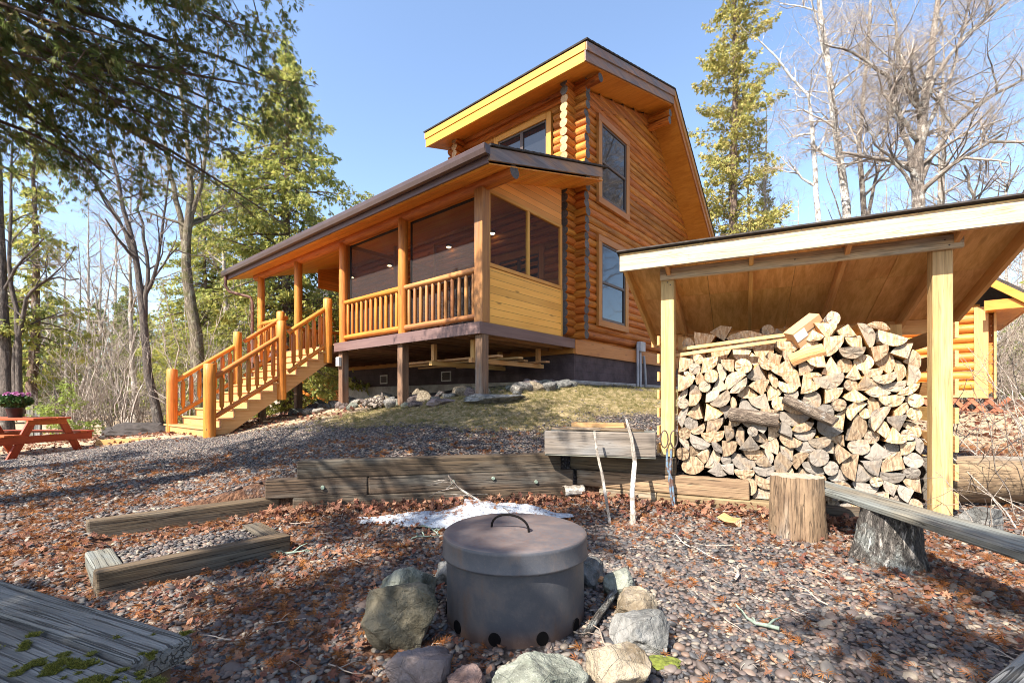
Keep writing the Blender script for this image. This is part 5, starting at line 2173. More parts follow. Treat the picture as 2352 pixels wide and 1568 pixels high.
# ------------------------------------------------------------------ fieldstones under the porch
STN = ['rock_pale', 'rock_gray', 'rock_tan', 'rock_pale', 'rock_green', 'rock_purple']
SNAME = {'rock_pale': 'pale', 'rock_gray': 'grey', 'rock_tan': 'tan', 'rock_green': 'grey-green', 'rock_purple': 'purplish'}
stone_me = {}
for m_ in set(STN):
    stone_me[m_] = [rock_mesh('fieldstone', 1, 1, 1, M[m_], 100 + i * 7 + len(m_), sub=3, ang=10, rough=.09) for i in range(2)]
rn = random.Random(12)
spots = []
for i in range(46):
    t = i / 45
    x = .2 - t * 6.6 + rn.uniform(-.12, .12)
    y = (-.18 if i % 2 else .28) + rn.uniform(-.25, .3)
    if i % 5 == 0:
        y += .55
    if x < -4.7:
        y += rn.uniform(.2, 1.0) if i % 2 else rn.uniform(-1.0, -.1)
    spots.append((x, y))
for i in range(14):
    spots.append((rn.uniform(-.1, .5), .5 + i * .13))
segs = [(.6, 'beyond the corner post'), (-.35, 'beside the corner support post'), (-1.3, 'past the corner support post'), (-2.1, 'short of the second support post'), (-3.0, 'past the second support post'), (-4.2, 'midway to the stair-side post'), (-5.2, 'by the post with the outlet box'), (-9, 'under the stairs')]
rowc = {}
for i, (x, y) in enumerate(spots):
    m_ = STN[rn.randrange(len(STN))]
    o = bpy.data.objects.new('fieldstone', stone_me[m_][rn.randrange(2)])
    C.objects.link(o)
    wx, wy = cab(x, y)
    s = rn.uniform(.09, .21)
    o.scale = (s * rn.uniform(1, 1.5), s * rn.uniform(.8, 1.1), s * rn.uniform(.6, .95))
    o.rotation_euler = (rn.uniform(-.2, .2), rn.uniform(-.2, .2), rn.uniform(0, 6.28))
    o.location = (wx, wy, gz(wx, wy) + s * .25)
    seg = [nm for lim, nm in segs if x <= lim][-1]
    key = (m_, seg)
    rowc[key] = rowc.get(key, 0) + 1
    size = 'large' if s > .17 else ('small' if s < .12 else 'medium')
    tag(o, '%s %s fieldstone under the porch, %s such, %s' % (size, SNAME[m_], ORD[min(19, rowc[key] - 1)], seg), 'stone', 'fieldstones on the bank under the porch')
slab_ = rock(-.35, 7.95, .62, .22, .12, 'rock_gray', 'long flat grey stone set in the lawn before the corner support post', 91, .15, .3, 'flat stones in the lawn', flat=.2)
slab2 = rock(-1.3, 8.35, .3, .18, .10, 'rock_purple', 'short flat dark stone set in the lawn beside the long one', 93, -.2, .3, 'flat stones in the lawn', flat=.2)


# ------------------------------------------------------------------ trees
class Tubes:
    """many tapering limbs, gathered as numpy arrays"""
    def __init__(s):
        s.V, s.F, s.G, s.R, s.nv = [], [], [], [], 0

    def add(s, pts, rad, n):
        pts = np.asarray(pts, float)
        m = len(pts)
        d = np.gradient(pts, axis=0)
        d /= np.maximum(np.linalg.norm(d, axis=1), 1e-9)[:, None]
        up = np.array([.31, .2, .93]) if abs(d[0] @ np.array([.31, .2, .93])) < .9 else np.array([1., .1, 0])
        x = np.cross(d, up)
        x /= np.maximum(np.linalg.norm(x, axis=1), 1e-9)[:, None]
        y = np.cross(d, x)
        a = np.arange(n) * 2 * np.pi / n
        rad = np.asarray(rad, float)
        ring = (x[:, None] * np.cos(a)[None, :, None] + y[:, None] * np.sin(a)[None, :, None]) * rad[:, None, None]
        V = pts[:, None] + ring
        L = np.r_[0, np.cumsum(np.linalg.norm(np.diff(pts, axis=0), axis=1))]
        G = np.stack([np.repeat(L[:, None], n, 1) + s.nv * .37 % 17, np.cos(a)[None] * rad[:, None] + s.nv * .11 % 7, np.sin(a)[None] * rad[:, None]], -1)
        i = np.arange(m * n).reshape(m, n) + s.nv
        j = np.roll(i, -1, 1)
        F = np.stack([i[:-1], j[:-1], j[1:], i[1:]], -1).reshape(-1, 4)
        s.V.append(V.reshape(-1, 3))
        s.G.append(G.reshape(-1, 3))
        s.F.append(F)
        s.nv += m * n

    def build(s, name, mt, parent):
        return np_mesh(name, np.concatenate(s.V), np.concatenate(s.F), mt, None, np.concatenate(s.G), parent, True)


def grow(rn, T, TW, p, d, L, r, depth, twig_from, up=.08, spread=.75, wig=.14, nseg=5, kids=(3, 5), tips=None):
    """a limb that forks until it is twigs"""
    pts = [np.array(p, float)]
    d = np.array(d, float)
    d /= np.linalg.norm(d)
    for i in range(nseg):
        d = d + rn.normal(0, wig, 3) + np.array([0, 0, up])
        d /= np.linalg.norm(d)
        pts.append(pts[-1] + d * L / nseg)
    rad = r * (1 - np.linspace(0, 1, nseg + 1) * .62)
    tgt = TW if depth >= twig_from else T
    tgt.add(pts, rad, 10 if r > .06 else (6 if r > .015 else 3))
    if tips is not None and depth >= twig_from:
        tips.append((pts[-1], d))
    if r < .0035 or L < .18:
        return
    for _ in range(rn.integers(*kids)):
        t = rn.uniform(.3, 1.0)
        k = min(nseg - 1, int(t * nseg))
        q = pts[k] + (pts[k + 1] - pts[k]) * (t * nseg - k)
        ax = rn.normal(size=3)
        ax -= d * (ax @ d)
        ax /= np.linalg.norm(ax)
        nd = d * (1 - spread * rn.uniform(.5, 1)) + ax * spread * rn.uniform(.7, 1.1)
        grow(rn, T, TW, q, nd, L * rn.uniform(.42, .68), r * rn.uniform(.36, .55), depth + 1, twig_from, up, spread, wig, max(3, nseg - 1), kids, tips)


def bare_tree(seed, H, r0, trunks=1, label='', bark_='bark_gray', twig='bark_twig', lean=(0, 0), first=.35, limb=.34, kids=(3, 5), nl=13, paths=None, spread=.75, fork=None):
    rn = np.random.default_rng(seed)
    root = thing('bare_tree', label, 'tree')
    T, TW = Tubes(), Tubes()
    for k in range(trunks):
        n = 12
        if paths:
            key = np.array(paths[k][0], float)
            s_ = np.linspace(0, 1, n + 1)
            kk = np.linspace(0, 1, len(key))
            pts = np.stack([np.interp(s_, kk, key[:, c]) for c in range(3)], -1)
            pts[1:-1] += rn.normal(0, .025, (n - 1, 3))
            rr = np.interp(s_, [0, .06, 1], [paths[k][1] * 1.35, paths[k][1], paths[k][2]])
        else:
            ln = np.array([lean[0] + (rn.normal(0, .12) if trunks > 1 else 0), lean[1] + (rn.normal(0, .12) if trunks > 1 else 0)])
            z = np.linspace(0, H * (1 if k == 0 else rn.uniform(.7, .95)), n + 1)
            wob = np.cumsum(rn.normal(0, .05, (n + 1, 2)), 0)
            pts = np.c_[ln[0] * z + wob[:, 0] + (k > 0) * rn.normal(0, r0), ln[1] * z + wob[:, 1] + (k > 0) * rn.normal(0, r0), z]
            rr = r0 * (1 if k == 0 else rn.uniform(.6, .85)) * (1.25 * np.exp(-z / (H * .03)) * .35 + 1 - .9 * z / H)
        pts[0, 2] -= .25
        T.add(pts, np.maximum(rr, .008), 14)
        for i in range(nl):
            t = rn.uniform(first, 1.0)
            q = t * n
            kq = min(n - 1, int(q))
            p = pts[kq] + (pts[kq + 1] - pts[kq]) * (q - kq)
            rad = rr[kq]
            a = rn.uniform(0, 6.283)
            el = rn.uniform(.35, 1.0)
            d = np.array([math.cos(a) * math.cos(el), math.sin(a) * math.cos(el), math.sin(el)])
            L = H * limb * (1.15 - t * .75) * rn.uniform(.6, 1.15)
            grow(rn, T, TW, p, d, L, max(.008, rad * rn.uniform(.35, .6)), 1, 2, .07, spread, .13, 5, kids)
    T.build('trunk', M[bark_], root)
    TW.build('crown', M[twig], root)
    return root


def frond_cloud(P, D, rn, size, nleaf=5, droop=.3, width=.22, curl=.25):
    """flat sprays of scale leaves: P positions, D directions; returns V, F, r"""
    n = len(P)
    D = D / np.maximum(np.linalg.norm(D, axis=1), 1e-9)[:, None]
    up = rn.normal(size=(n, 3))
    X = np.cross(D, up)
    X /= np.maximum(np.linalg.norm(X, axis=1), 1e-9)[:, None]
    N = np.cross(X, D)
    V, r = [], []
    sz = size * rn.uniform(.6, 1.35, n)
    base_r = rn.random(n)
    for k in range(nleaf):
        a = (k - (nleaf - 1) / 2) / max(1, (nleaf - 1) / 2) * .95
        st = .12 + .5 * (1 - abs(a)) * rn.random(n)
        c, s_ = math.cos(a), math.sin(a)
        dd = D * c + X * s_ + N * rn.normal(0, curl, (n, 1))
        ww = np.cross(dd, N)
        ww /= np.maximum(np.linalg.norm(ww, axis=1), 1e-9)[:, None]
        o = P + D * (sz * st * .6)[:, None]
        L = (sz * (1 - .4 * abs(a)) * rn.uniform(.7, 1.1, n))[:, None]
        w_ = L * width
        dr = np.array([0, 0, -1]) * L * droop
        V.append(np.stack([o, o + dd * L * .45 + ww * w_ * .5, o + dd * L + dr * .5, o + dd * L * .5 - ww * w_ * .5], 1))
        r.append(np.repeat(np.clip(base_r + rn.normal(0, .08, n), 0, 1), 4))
    V = np.concatenate(V).reshape(-1, 3)
    return V, np.arange(len(V)).reshape(-1, 4), np.concatenate(r)


def cedar(seed, H, rmax, mt, label, z0=.1, shape='cone', n_br=150, fr=46, size=.2, trunk_r=.16, bark_='bark_cedar', gaps=.25, up=.25, droop=.35, nleaf=5, cat='tree', name='cedar_tree', width=.22, clump=1.0):
    rn = np.random.default_rng(seed)
    root = thing(name, label, cat)
    T = Tubes()
    n = 12
    z = np.linspace(-.25, H, n + 1)
    wob = np.cumsum(rn.normal(0, .03, (n + 1, 2)), 0)
    tp = np.c_[wob, z]
    tr = trunk_r * (1.02 - z / H)
    T.add(tp, np.maximum(tr, .01), 12)
    Ps, Ds = [], []
    ga = rn.uniform(0, 6.28, 5)
    for b in range(n_br):
        t = z0 + (1 - z0) * (b + rn.random()) / n_br
        zz = t * H
        a = rn.uniform(0, 6.283)
        if shape == 'cone':
            env = min(1, (t - z0) * 6 + .25) * (1 - t) ** .75 * 1.25
        elif shape == 'bush':
            env = min(1, (t - z0) * 5 + .45) * (1 - t ** 2.0) ** .8
        elif shape == 'column':
            env = min(1, (t - z0) * 5 + .5) * (1 - t ** 3.2) * .95
        else:
            env = math.sin(min(1, max(0, (t - z0) / (1 - z0))) ** .75 * math.pi * .93 + .12) ** .7
        env *= 1 + .28 * math.sin(a * 2 + ga[0] + zz * .7) + .18 * math.sin(a * 3 + ga[1] - zz * 1.3)
        L = max(.15, rmax * env * rn.uniform(.6, 1.12))
        if rn.random() < gaps * .5:
            L *= .5
        i = min(n - 1, max(0, int((zz + .25) / (H + .25) * n)))
        p0 = np.array([np.interp(zz, z, tp[:, 0]), np.interp(zz, z, tp[:, 1]), zz])
        e = up + rn.normal(0, .15)
        d = np.array([math.cos(a) * math.cos(e), math.sin(a) * math.cos(e), math.sin(e)])
        m = 5
        bp = [p0]
        dd = d.copy()
        for q in range(m):
            dd = dd + np.array([0, 0, -.13 * droop * 2 + (.16 if q > 2 else 0)]) + rn.normal(0, .06, 3)
            dd /= np.linalg.norm(dd)
            bp.append(bp[-1] + dd * L / m)
        bp = np.array(bp)
        T.add(bp, np.linspace(max(.006, min(.05, L * .014)), .003, m + 1), 4)
        k = max(4, int(fr * (L / rmax) ** 1.0))
        tt = rn.uniform(.22, 1.0, k) ** .8
        pp = np.stack([np.interp(tt * m, np.arange(m + 1), bp[:, c]) for c in range(3)], -1)
        spread = clump * (.34 * L * (1.08 - tt)[:, None] + .06)
        off = rn.normal(0, .42, (k, 3)) * spread
        off[:, 2] = off[:, 2] * .5 - np.abs(rn.normal(0, .06, k))
        Ps.append(pp + off)
        Ds.append(d[None] * .7 + off / np.maximum(spread, .05) * .8 + rn.normal(0, .35, (k, 3)) + np.array([0, 0, -droop]))
    P, D = np.concatenate(Ps), np.concatenate(Ds)
    V, F, r = frond_cloud(P, D, rn, size, nleaf, .25, width)
    T.build('trunk', M[bark_], root)
    np_mesh('crown', V, F, M[mt], r, parent=root)
    return root


def put(o, u, v, d, rz=0, s=1.0):
    p = at(u, v, d)
    o.location = (p.x, p.y, gz(p.x, p.y) - .05)
    o.rotation_euler = (0, 0, rz)
    o.scale = (s, s, s)
    return o


def place(o, x, y, rz=0, s=1.0):
    o.location = (x, y, gz(x, y) - .05)
    o.rotation_euler = (0, 0, rz)
    o.scale = (s, s, s)
    return o


# the near cedar whose boughs hang into the view: trunk outside, boughs reaching in
def near_cedar():
    rn = np.random.default_rng(5)
    loc = Vector((-6.3, 3.3, gz(-6.3, 3.3)))
    root = thing('cedar_tree', 'near dark cedar whose boughs hang across the upper corner of the view', 'tree', loc, 0, 'cedar trees')
    T = Tubes()
    n = 10
    z = np.linspace(-.3, 10.5, n + 1)
    T.add(np.c_[np.zeros(n + 1), np.zeros(n + 1), z], .25 * (1.03 - z / 10.8), 14)
    Ps, Ds = [], []
    sub = []
    for b in range(122):
        zz = rn.uniform(4.2, 8.2) if b < 74 else rn.uniform(3.6, 10.3)
        a = rn.uniform(-.45, 1.15) if b < 74 else rn.uniform(0, 6.283)
        toward = math.cos(a - .55)
        L = (5.2 if toward > .2 else 2.9) * (1 - (zz - 4.0) / 10.5) * rn.uniform(.65, 1.08)
        e = rn.normal(.12, .12)
        d = np.array([math.cos(a) * math.cos(e), math.sin(a) * math.cos(e), math.sin(e)])
        m = 9
        bp = [np.array([0, 0, zz])]
        dd = d.copy()
        for q in range(m):
            dd = dd + np.array([0, 0, -.05 if q < 5 else .0]) + rn.normal(0, .07, 3)
            dd /= np.linalg.norm(dd)
            bp.append(bp[-1] + dd * L / m)
        bp = np.array(bp)
        low = bp[:, 2] < 3.45 + .13 * np.hypot(bp[:, 0], bp[:, 1])
        if low.any():      # lower boughs end where they were browsed off
            kq = max(3, int(np.argmax(low)))
            tq = np.linspace(0, kq, m + 1)
            bp = np.stack([np.interp(tq, np.arange(m + 1), bp[:, c]) for c in range(3)], -1)
        T.add(bp, np.linspace(.012 + L * .007, .004, m + 1), 6)
        # branchlets
        for k in range(int(6 + L * 4.2)):
            t = rn.uniform(.22, 1.0)
            p = np.array([np.interp(t * m, np.arange(m + 1), bp[:, c]) for c in range(3)])
            bd = (bp[-1] - bp[0]) / np.linalg.norm(bp[-1] - bp[0])
            s_ = rn.normal(size=3)
            s_ -= bd * (s_ @ bd)
            s_[2] *= .45
            s_ /= np.linalg.norm(s_)
            d2 = bd * .55 + s_ * .8 + np.array([0, 0, -.28])
            d2 /= np.linalg.norm(d2)
            l2 = rn.uniform(.3, .85) * (1.15 - t * .45)
            q = [p]
            dd = d2.copy()
            for _ in range(4):
                dd = dd + rn.normal(0, .1, 3) + np.array([0, 0, -.09])
                dd /= np.linalg.norm(dd)
                q.append(q[-1] + dd * l2 / 4)
            q = np.array(q)
            if q[-1, 2] < 3.1 + .13 * math.hypot(q[-1, 0], q[-1, 1]):
                continue
            T.add(q, np.linspace(.006, .002, 5), 3)
            nf = int(8 + l2 * 32)
            tt = rn.uniform(.25, 1.02, nf)
            pp = np.stack([np.interp(tt * 4, np.arange(5), q[:, c]) for c in range(3)], -1)
            o = rn.normal(0, .045, (nf, 3))
            Ps.append(pp + o)
            Ds.append(np.tile(dd, (nf, 1)) * .8 + rn.normal(0, .55, (nf, 3)) + np.array([0, 0, -.35]))
    P, D = np.concatenate(Ps), np.concatenate(Ds)
    keep = P[:, 2] > 3.35 + .13 * np.hypot(P[:, 0], P[:, 1]) + rn.normal(0, .16, len(P)) + .05  # browse line
    P, D = P[keep], D[keep]
    V, F, r = frond_cloud(P, D, rn, .07, 7, .25, .2, .2)
    T.build('trunk', M['bark_cedar'], root)
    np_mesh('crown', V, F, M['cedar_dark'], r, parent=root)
    return root


near_cedar()

# trees standing behind the viewer, whose crowns throw the dappled shade over the fire pit
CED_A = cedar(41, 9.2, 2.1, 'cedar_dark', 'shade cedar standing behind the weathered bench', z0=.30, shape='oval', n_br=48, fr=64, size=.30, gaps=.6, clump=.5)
place(CED_A, -5.0, -1.4, .4)
c_ = copy_tree(CED_A, 'tall shade cedar farther out beyond the weathered bench')
place(c_, -7.3, -1.4, 2.2, .68)
c_ = copy_tree(CED_A, 'shade cedar standing beyond the near plank seat')
place(c_, -1.7, -3.3, 4.2, .92)
c_ = copy_tree(CED_A, 'short shade cedar beyond the picnic table path')
place(c_, -10.2, 3.5, 1.2, .72)
for o_ in (CED_A,):
    o_['group'] = 'shade cedars behind the fire pit'
for o_ in bpy.data.objects:
    if o_.get('label', '').startswith(('shade cedar', 'tall shade cedar', 'short shade cedar')):
        o_['group'] = 'shade cedars behind the fire pit'

# cedars in view
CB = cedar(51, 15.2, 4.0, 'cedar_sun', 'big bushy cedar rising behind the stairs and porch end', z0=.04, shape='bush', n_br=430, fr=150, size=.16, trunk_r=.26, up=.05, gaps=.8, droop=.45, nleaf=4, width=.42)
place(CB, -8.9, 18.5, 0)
CC = cedar(52, 22.0, 2.1, 'cedar_yellow', 'tall narrow golden-green cedar beside the steep roof', z0=.05, shape='column', n_br=430, fr=105, size=.14, trunk_r=.24, up=.35, gaps=.9, nleaf=4, width=.42)
put(CC, 1688, 800, 19.5, 0, 1.0)
CD = cedar(53, 11.0, 1.9, 'cedar_sun', 'slim open cedar with drooping boughs behind the picnic table', z0=.16, shape='cone', n_br=120, fr=62, size=.16, trunk_r=.16, up=-.05, gaps=.6, nleaf=4, droop=.4, width=.4)
put(CD, 75, 900, 14.5)
CE = cedar(54, 8.5, 1.9, 'spruce', 'dark pointed spruce in the woods', z0=.05, shape='cone', n_br=200, fr=80, size=.19, trunk_r=.15, up=-.05, nleaf=4, name='spruce_tree', width=.4)
put(CE, 290, 900, 30, 0, 1.0)
for o_, g_ in ((CB, 'cedar trees'), (CC, 'cedar trees'), (CD, 'cedar trees')):
    o_['group'] = g_
CE['group'] = 'conifers at the wood edge'
CE['label'] = 'pointed green spruce behind the thin leaning bare tree'
conif = [
    (CB, 160, 34, .55, 1.0, 'broad sunlit conifer far behind the young fir'), (CE, 225, 38, 1.1, 2.0, 'slim conifer between the far conifer and the leaning tree'),
    (CB, 395, 30, .5, 2.5, 'rounded conifer seen between the two bare trees'), (CE, 20, 24, .9, 3.0, 'dark conifer deep behind the picnic table'),
    (CB, 520, 27, .62, 4.0, 'broad cedar behind the stair foot'), (CE, 110, 46, 1.4, 4.0, 'far tall conifer behind the slim cedar'),
    (CB, 2050, 27, .44, 1.0, 'short yellowish cedar behind the maple trunk'), (CB, 2150, 30, .42, 5.0, 'bushy cedar behind the maple just above the woodshed roof'),
    (CC, 1760, 23, .52, 3.0, 'lower golden cedar at the foot of the tall one'), (CE, 2330, 30, .8, 1.4, 'dark conifer far beyond the outbuilding'),
    (CE, 330, 45, 1.2, 2.2, 'far conifer beyond the meadow edge'), (CB, -60, 30, .8, 2.0, 'wide cedar at the far side of the yard'), (CE, 460, 42, 1.3, 5.2, 'distant spruce behind the mossy tree'), (CB, 470, 24, .8, 3.3, 'soft broad cedar between the mossy tree and the big bushy cedar'), (CB, 3300, 8, .8, 1.7, 'broad cedar standing out past the fallen log'), (CB, 2850, 11, .9, 4.1, 'farther broad cedar past the log outbuilding'), (CB, 4500, 4.5, .75, 2.9, 'nearest broad cedar out past the fallen log'),  # last three cedars stand out of view, added for dark window reflections
]
for src, u, d_, s_, a_, lb in conif:
    c_ = copy_tree(src, lb)
    put(c_, u, 920, d_, a_, s_)
    c_['group'] = 'conifers at the wood edge'

# bare trees built to the shapes in view
def path(pts, d, z_to_ground=True):
    out = [at(u, v, d) for u, v in pts]
    return out


def shaped_tree(label, d, paths, seed, bark_, twig, H, nl, limb, kids=(3, 5), first=.3, spread=.75, cat_group='bare trees'):
    pp = []
    org = None
    for pts, r0, r1 in paths:
        P = path(pts, d)
        if org is None:
            org = Vector((P[0].x, P[0].y, gz(P[0].x, P[0].y)))
            P[0] = org.copy()
        pp.append(([tuple(q - org) for q in P], r0, r1))
    o = bare_tree(seed, H, .1, len(pp), label, bark_, twig, first=first, limb=limb, kids=kids, nl=nl, paths=pp, spread=spread)
    o.location = org
    o['group'] = cat_group
    return o


shaped_tree('slender bare tree leaning beside the stair foot', 13.0, [([(372, 980), (345, 860), (322, 700), (305, 560), (285, 480), (255, 330), (235, 180)], .11, .02), ([(330, 740), (338, 620), (322, 480), (330, 330)], .06, .015), ([(306, 565), (250, 470), (190, 360)], .045, .012), ([(330, 700), (365, 600), (378, 470), (400, 330)], .05, .012)], 61, 'bark_dark', 'bark_twig', 8, 8, .26)
shaped_tree('thick mossy-barked bare tree behind the stair railing', 15.0, [([(468, 900), (455, 780), (438, 680), (425, 600), (432, 520), (440, 400), (420, 250), (400, 60)], .2, .03), ([(428, 560), (395, 430), (372, 300), (362, 130)], .09, .02), ([(432, 520), (470, 400), (480, 250), (500, 80)], .07, .02)], 62, 'bark_moss', 'bark_twig', 10, 7, .24)
shaped_tree('pale double bare birch standing behind the woodshed roof', 17.0, [([(1952, 900), (1948, 520), (1925, 350), (1905, 170), (1880, 0), (1860, -200)], .15, .05), ([(1885, 900), (1880, 500), (1868, 330), (1855, 220), (1740, 90)], .11, .02), ([(1940, 460), (1900, 160), (1850, -60)], .06, .02)], 63, 'bark_birch', 'bark_twig_pale', 12, 15, .2, kids=(4, 6))
shaped_tree('large many-limbed bare maple rising behind the woodshed', 15.0, [([(2112, 900), (2112, 480), (2108, 380), (2120, 250), (2145, 120), (2160, -80)], .2, .06), ([(2110, 420), (2075, 300), (2040, 180), (1960, 120), (1890, 100)], .085, .02), ([(2112, 400), (2180, 300), (2260, 230), (2352, 180), (2450, 120)], .085, .02), ([(2110, 440), (2220, 350), (2352, 270)], .06, .015), ([(2118, 270), (2070, 150), (2040, -40)], .08, .02), ([(2130, 200), (2220, 80), (2330, -10)], .07, .02), ([(2100, 420), (2010, 330), (1960, 250)], .05, .012), ([(2115, 320), (2190, 160), (2230, 0)], .07, .02)], 64, 'bark_gray', 'bark_twig_pale', 11, 15, .22, first=.2, kids=(4, 6))
shaped_tree('twin-stemmed grey bare tree between birch and maple', 19.0, [([(1990, 900), (1985, 500), (1975, 330), (1990, 150), (2010, -60)], .12, .04), ([(1990, 520), (2030, 330), (2060, 150)], .07, .02)], 65, 'bark_gray', 'bark_twig_pale', 11, 14, .24)
shaped_tree('bare tree with crooked stems beyond the outbuilding roof', 16.0, [([(2250, 880), (2262, 560), (2240, 470), (2215, 380)], .1, .03), ([(2262, 560), (2300, 470), (2340, 380)], .06, .02), ([(2262, 590), (2230, 540), (2160, 520)], .05, .015)], 66, 'bark_gray', 'bark_twig_pale', 8, 10, .3)
shaped_tree('dark mossy trunk at the edge behind the picnic table', 13.5, [([(18, 960), (10, 800), (2, 600), (-10, 300), (-20, 0)], .15, .05), ([(30, 940), (34, 800), (60, 680), (110, 640), (180, 640)], .07, .02), ([(48, 930), (42, 760), (20, 560), (30, 300)], .08, .02)], 67, 'bark_dark', 'bark_twig', 9, 8, .24)

# background bare woods: a few trees copied
BT = [bare_tree(81, 12, .12, 1, 'bare tree in the woods', 'bark_pale', 'bark_twig_pale', first=.25, limb=.22, nl=15),
      bare_tree(82, 10, .09, 2, 'bare tree in the woods', 'bark_gray', 'bark_twig_pale', first=.2, limb=.24, nl=12),
      bare_tree(83, 14, .14, 1, 'bare tree in the woods', 'bark_pale', 'bark_twig', first=.35, limb=.2, nl=17)]
SH = [bare_tree(84, 3.6, .025, 5, 'shrub', 'bark_twig_pale', 'bark_twig_pale', first=.15, limb=.34, nl=7, kids=(2, 4)),
      bare_tree(85, 2.4, .018, 6, 'shrub', 'bark_twig', 'bark_twig_pale', first=.1, limb=.4, nl=7, kids=(2, 4))]
for o_ in SH:
    o_.name = 'bare_shrub'
    o_['category'] = 'shrub'
used = set()
KND = ['pale straight bare tree', 'twin-stemmed grey bare tree', 'tall pale bare tree', 'tall bare shrub of thin pale stems', 'low bare shrub of tangled stems']
spots_ = []
rn = random.Random(33)
MARK = [(0, 60, 'past the picnic table end'), (60, 150, 'behind the flower pot'), (150, 215, 'behind the young fir'), (215, 300, 'between young fir and soil mound'), (300, 360, 'behind the soil mound'), (360, 430, 'beside the stair foot'), (430, 520, 'behind the lower stair railing'), (520, 640, 'behind the upper stair railing'), (640, 790, 'seen through the open porch'), (790, 1000, 'above the porch roof'), (1560, 1720, 'near the golden cedar'), (1720, 1840, 'between golden cedar and birch'), (1840, 1960, 'by the birch'), (1960, 2080, 'between birch and maple'), (2080, 2200, 'behind the maple'), (2200, 2290, 'beyond the shed end'), (2290, 2500, 'beyond the outbuilding'), (2500, 9000, 'out past the fallen log')]
DIST = [(17, 'front rank'), (21, 'second rank'), (26, 'third rank'), (32, 'fourth rank'), (60, 'farthest rank')]
for i in range(62):
    u = rn.uniform(0, 560) if i < 20 else (rn.uniform(1720, 2400) if i < 56 else rn.uniform(790, 960))
    d_ = rn.uniform(17, 36) if u < 1000 else rn.uniform(20, 36)
    if 780 < u < 1000:
        d_ = rn.uniform(27, 36)
    spots_.append((rn.choice([0, 1, 2]), u, d_))
for i in range(50):
    u = rn.uniform(130, 560) if i < 28 else rn.uniform(2190, 2420)
    d_ = rn.uniform(11.5, 24) if u < 1000 else rn.uniform(11.5, 24)
    spots_.append((rn.choice([3, 4]), u, d_))
for u, d_ in ((2620, 10), (2900, 9), (3300, 8), (2750, 14), (3100, 12), (3700, 7), (4300, 6), (2560, 17)):  # bare trees added out of view, for the gable windows to reflect
    spots_.append((rn.choice([0, 1, 2]), u, d_))
cnt_lab = {}
for k, u, d_ in spots_:
    src = BT[k] if k < 3 else SH[k - 3]
    p = at(u, 920, d_)
    if k >= 3 and u < 480 and p.y < 12.2:
        continue
    o = src if k not in used else copy_tree(src)
    used.add(k)
    place(o, p.x, p.y, rn.uniform(0, 6.28), rn.uniform(.75, 1.2))
    where = [w_ for a, b, w_ in MARK if a <= u < b]
    where = where[0] if where else 'at the wood edge'
    dist = [w_ for lim, w_ in DIST if d_ <= lim][0]
    key = (k, where, dist)
    cnt_lab[key] = cnt_lab.get(key, 0) + 1
    lb = '%s %s, %s' % (KND[k], where, dist)
    if cnt_lab[key] > 1:
        lb += ', %s' % ORD[cnt_lab[key] - 1]
    o['label'] = lb
    o['group'] = 'bare trees in the woods' if k < 3 else 'bare shrubs at the wood edge'

# the young fir, and brushy stems by the woodshed
FIR = cedar(91, 1.75, .78, 'fir_light', 'bright green young fir tree beside the picnic table', z0=.08, shape='cone', n_br=42, fr=60, size=.07, trunk_r=.03, up=.12, nleaf=6, droop=.05, name='fir_sapling', width=.3)
put(FIR, 147, 985, 12.6)


def brush(seed, h, n, label):
    rn = np.random.default_rng(seed)
    root = thing('bare_shrub', label, 'shrub', (0, 0, 0), 0, 'thin brush beside the woodshed')
    T, TW = Tubes(), Tubes()
    for i in range(n):
        a = rn.uniform(0, 6.28)
        d = np.array([math.cos(a) * .5, math.sin(a) * .5, 1.0])
        grow(rn, T, TW, (rn.normal(0, .1), rn.normal(0, .1), -.05), d, h * rn.uniform(.6, 1.1), .007, 1, 2, .0, .8, .16, 7, (2, 5))
    T.build('stem', M['bark_twig_pale'], root)
    TW.build('twigs', M['bark_twig'], root)
    return root


BR = [brush(95, 1.5, 8, 'pale brush arching over the big fallen log'), brush(96, 1.0, 9, 'low reddish brush tangled before the fallen log')]
place(BR[0], 4.6, 4.05, 0)
place(BR[1], 3.95, 3.7, 0, .9)
for i, (k, x, y, s_, lb) in enumerate(((0, 5.3, 4.6, 1.0, 'brush standing behind the fallen log end'), (1, 5.2, 5.6, 1.2, 'brush between the woodshed and the outbuilding'), (0, 6.6, 5.8, 1.2, 'taller brush at the outbuilding lattice'), (0, 7.6, 6.6, 1.25, 'farther brush past the outbuilding corner'), (1, 4.7, 4.9, 1.0, 'small brush beside the woodshed post'))):
    c_ = copy_tree(BR[k], lb)
    place(c_, x, y, i * 1.7, s_)
DS_ = thing('dry_plant', 'dry pale plant of bare twigs standing behind the trough', 'plant', (1.55, 5.75, gz(1.55, 5.75)))
T, TW = Tubes(), Tubes()
rn_ = np.random.default_rng(3)
for i in range(7):
    a = rn_.uniform(0, 6.28)
    grow(rn_, T, TW, (rn_.normal(0, .18), rn_.normal(0, .08), 0), (math.cos(a), math.sin(a) * .5, .9), .42, .006, 1, 2, -.05, .8, .25, 6, (2, 4))
T.build('stem', M['bark_twig_pale'], DS_)
TW.build('twigs', M['bark_twig_pale'], DS_)
stub = at(815, 0, 9.4)
sx_, sy_ = cab(-2.7, -.35)
st_ = thing('dead_clump', 'brown dead fern clump with a jagged stub on the bank below the porch', 'plant', (sx_, sy_, gz(sx_, sy_)))
leaf_cloud('leaves', 500, (0, 0, .06), (.32, .22, .16), .06, M['bark_twig_pale'], st_, 8, top=True)
mb = MB()
mb.tube([(.1, 0, -.05), (.12, 0, .2), (.1, .02, .34)], [.06, .045, .012], 9, wob=.15)
mb.build('stub', M['bark_dark'], st_)


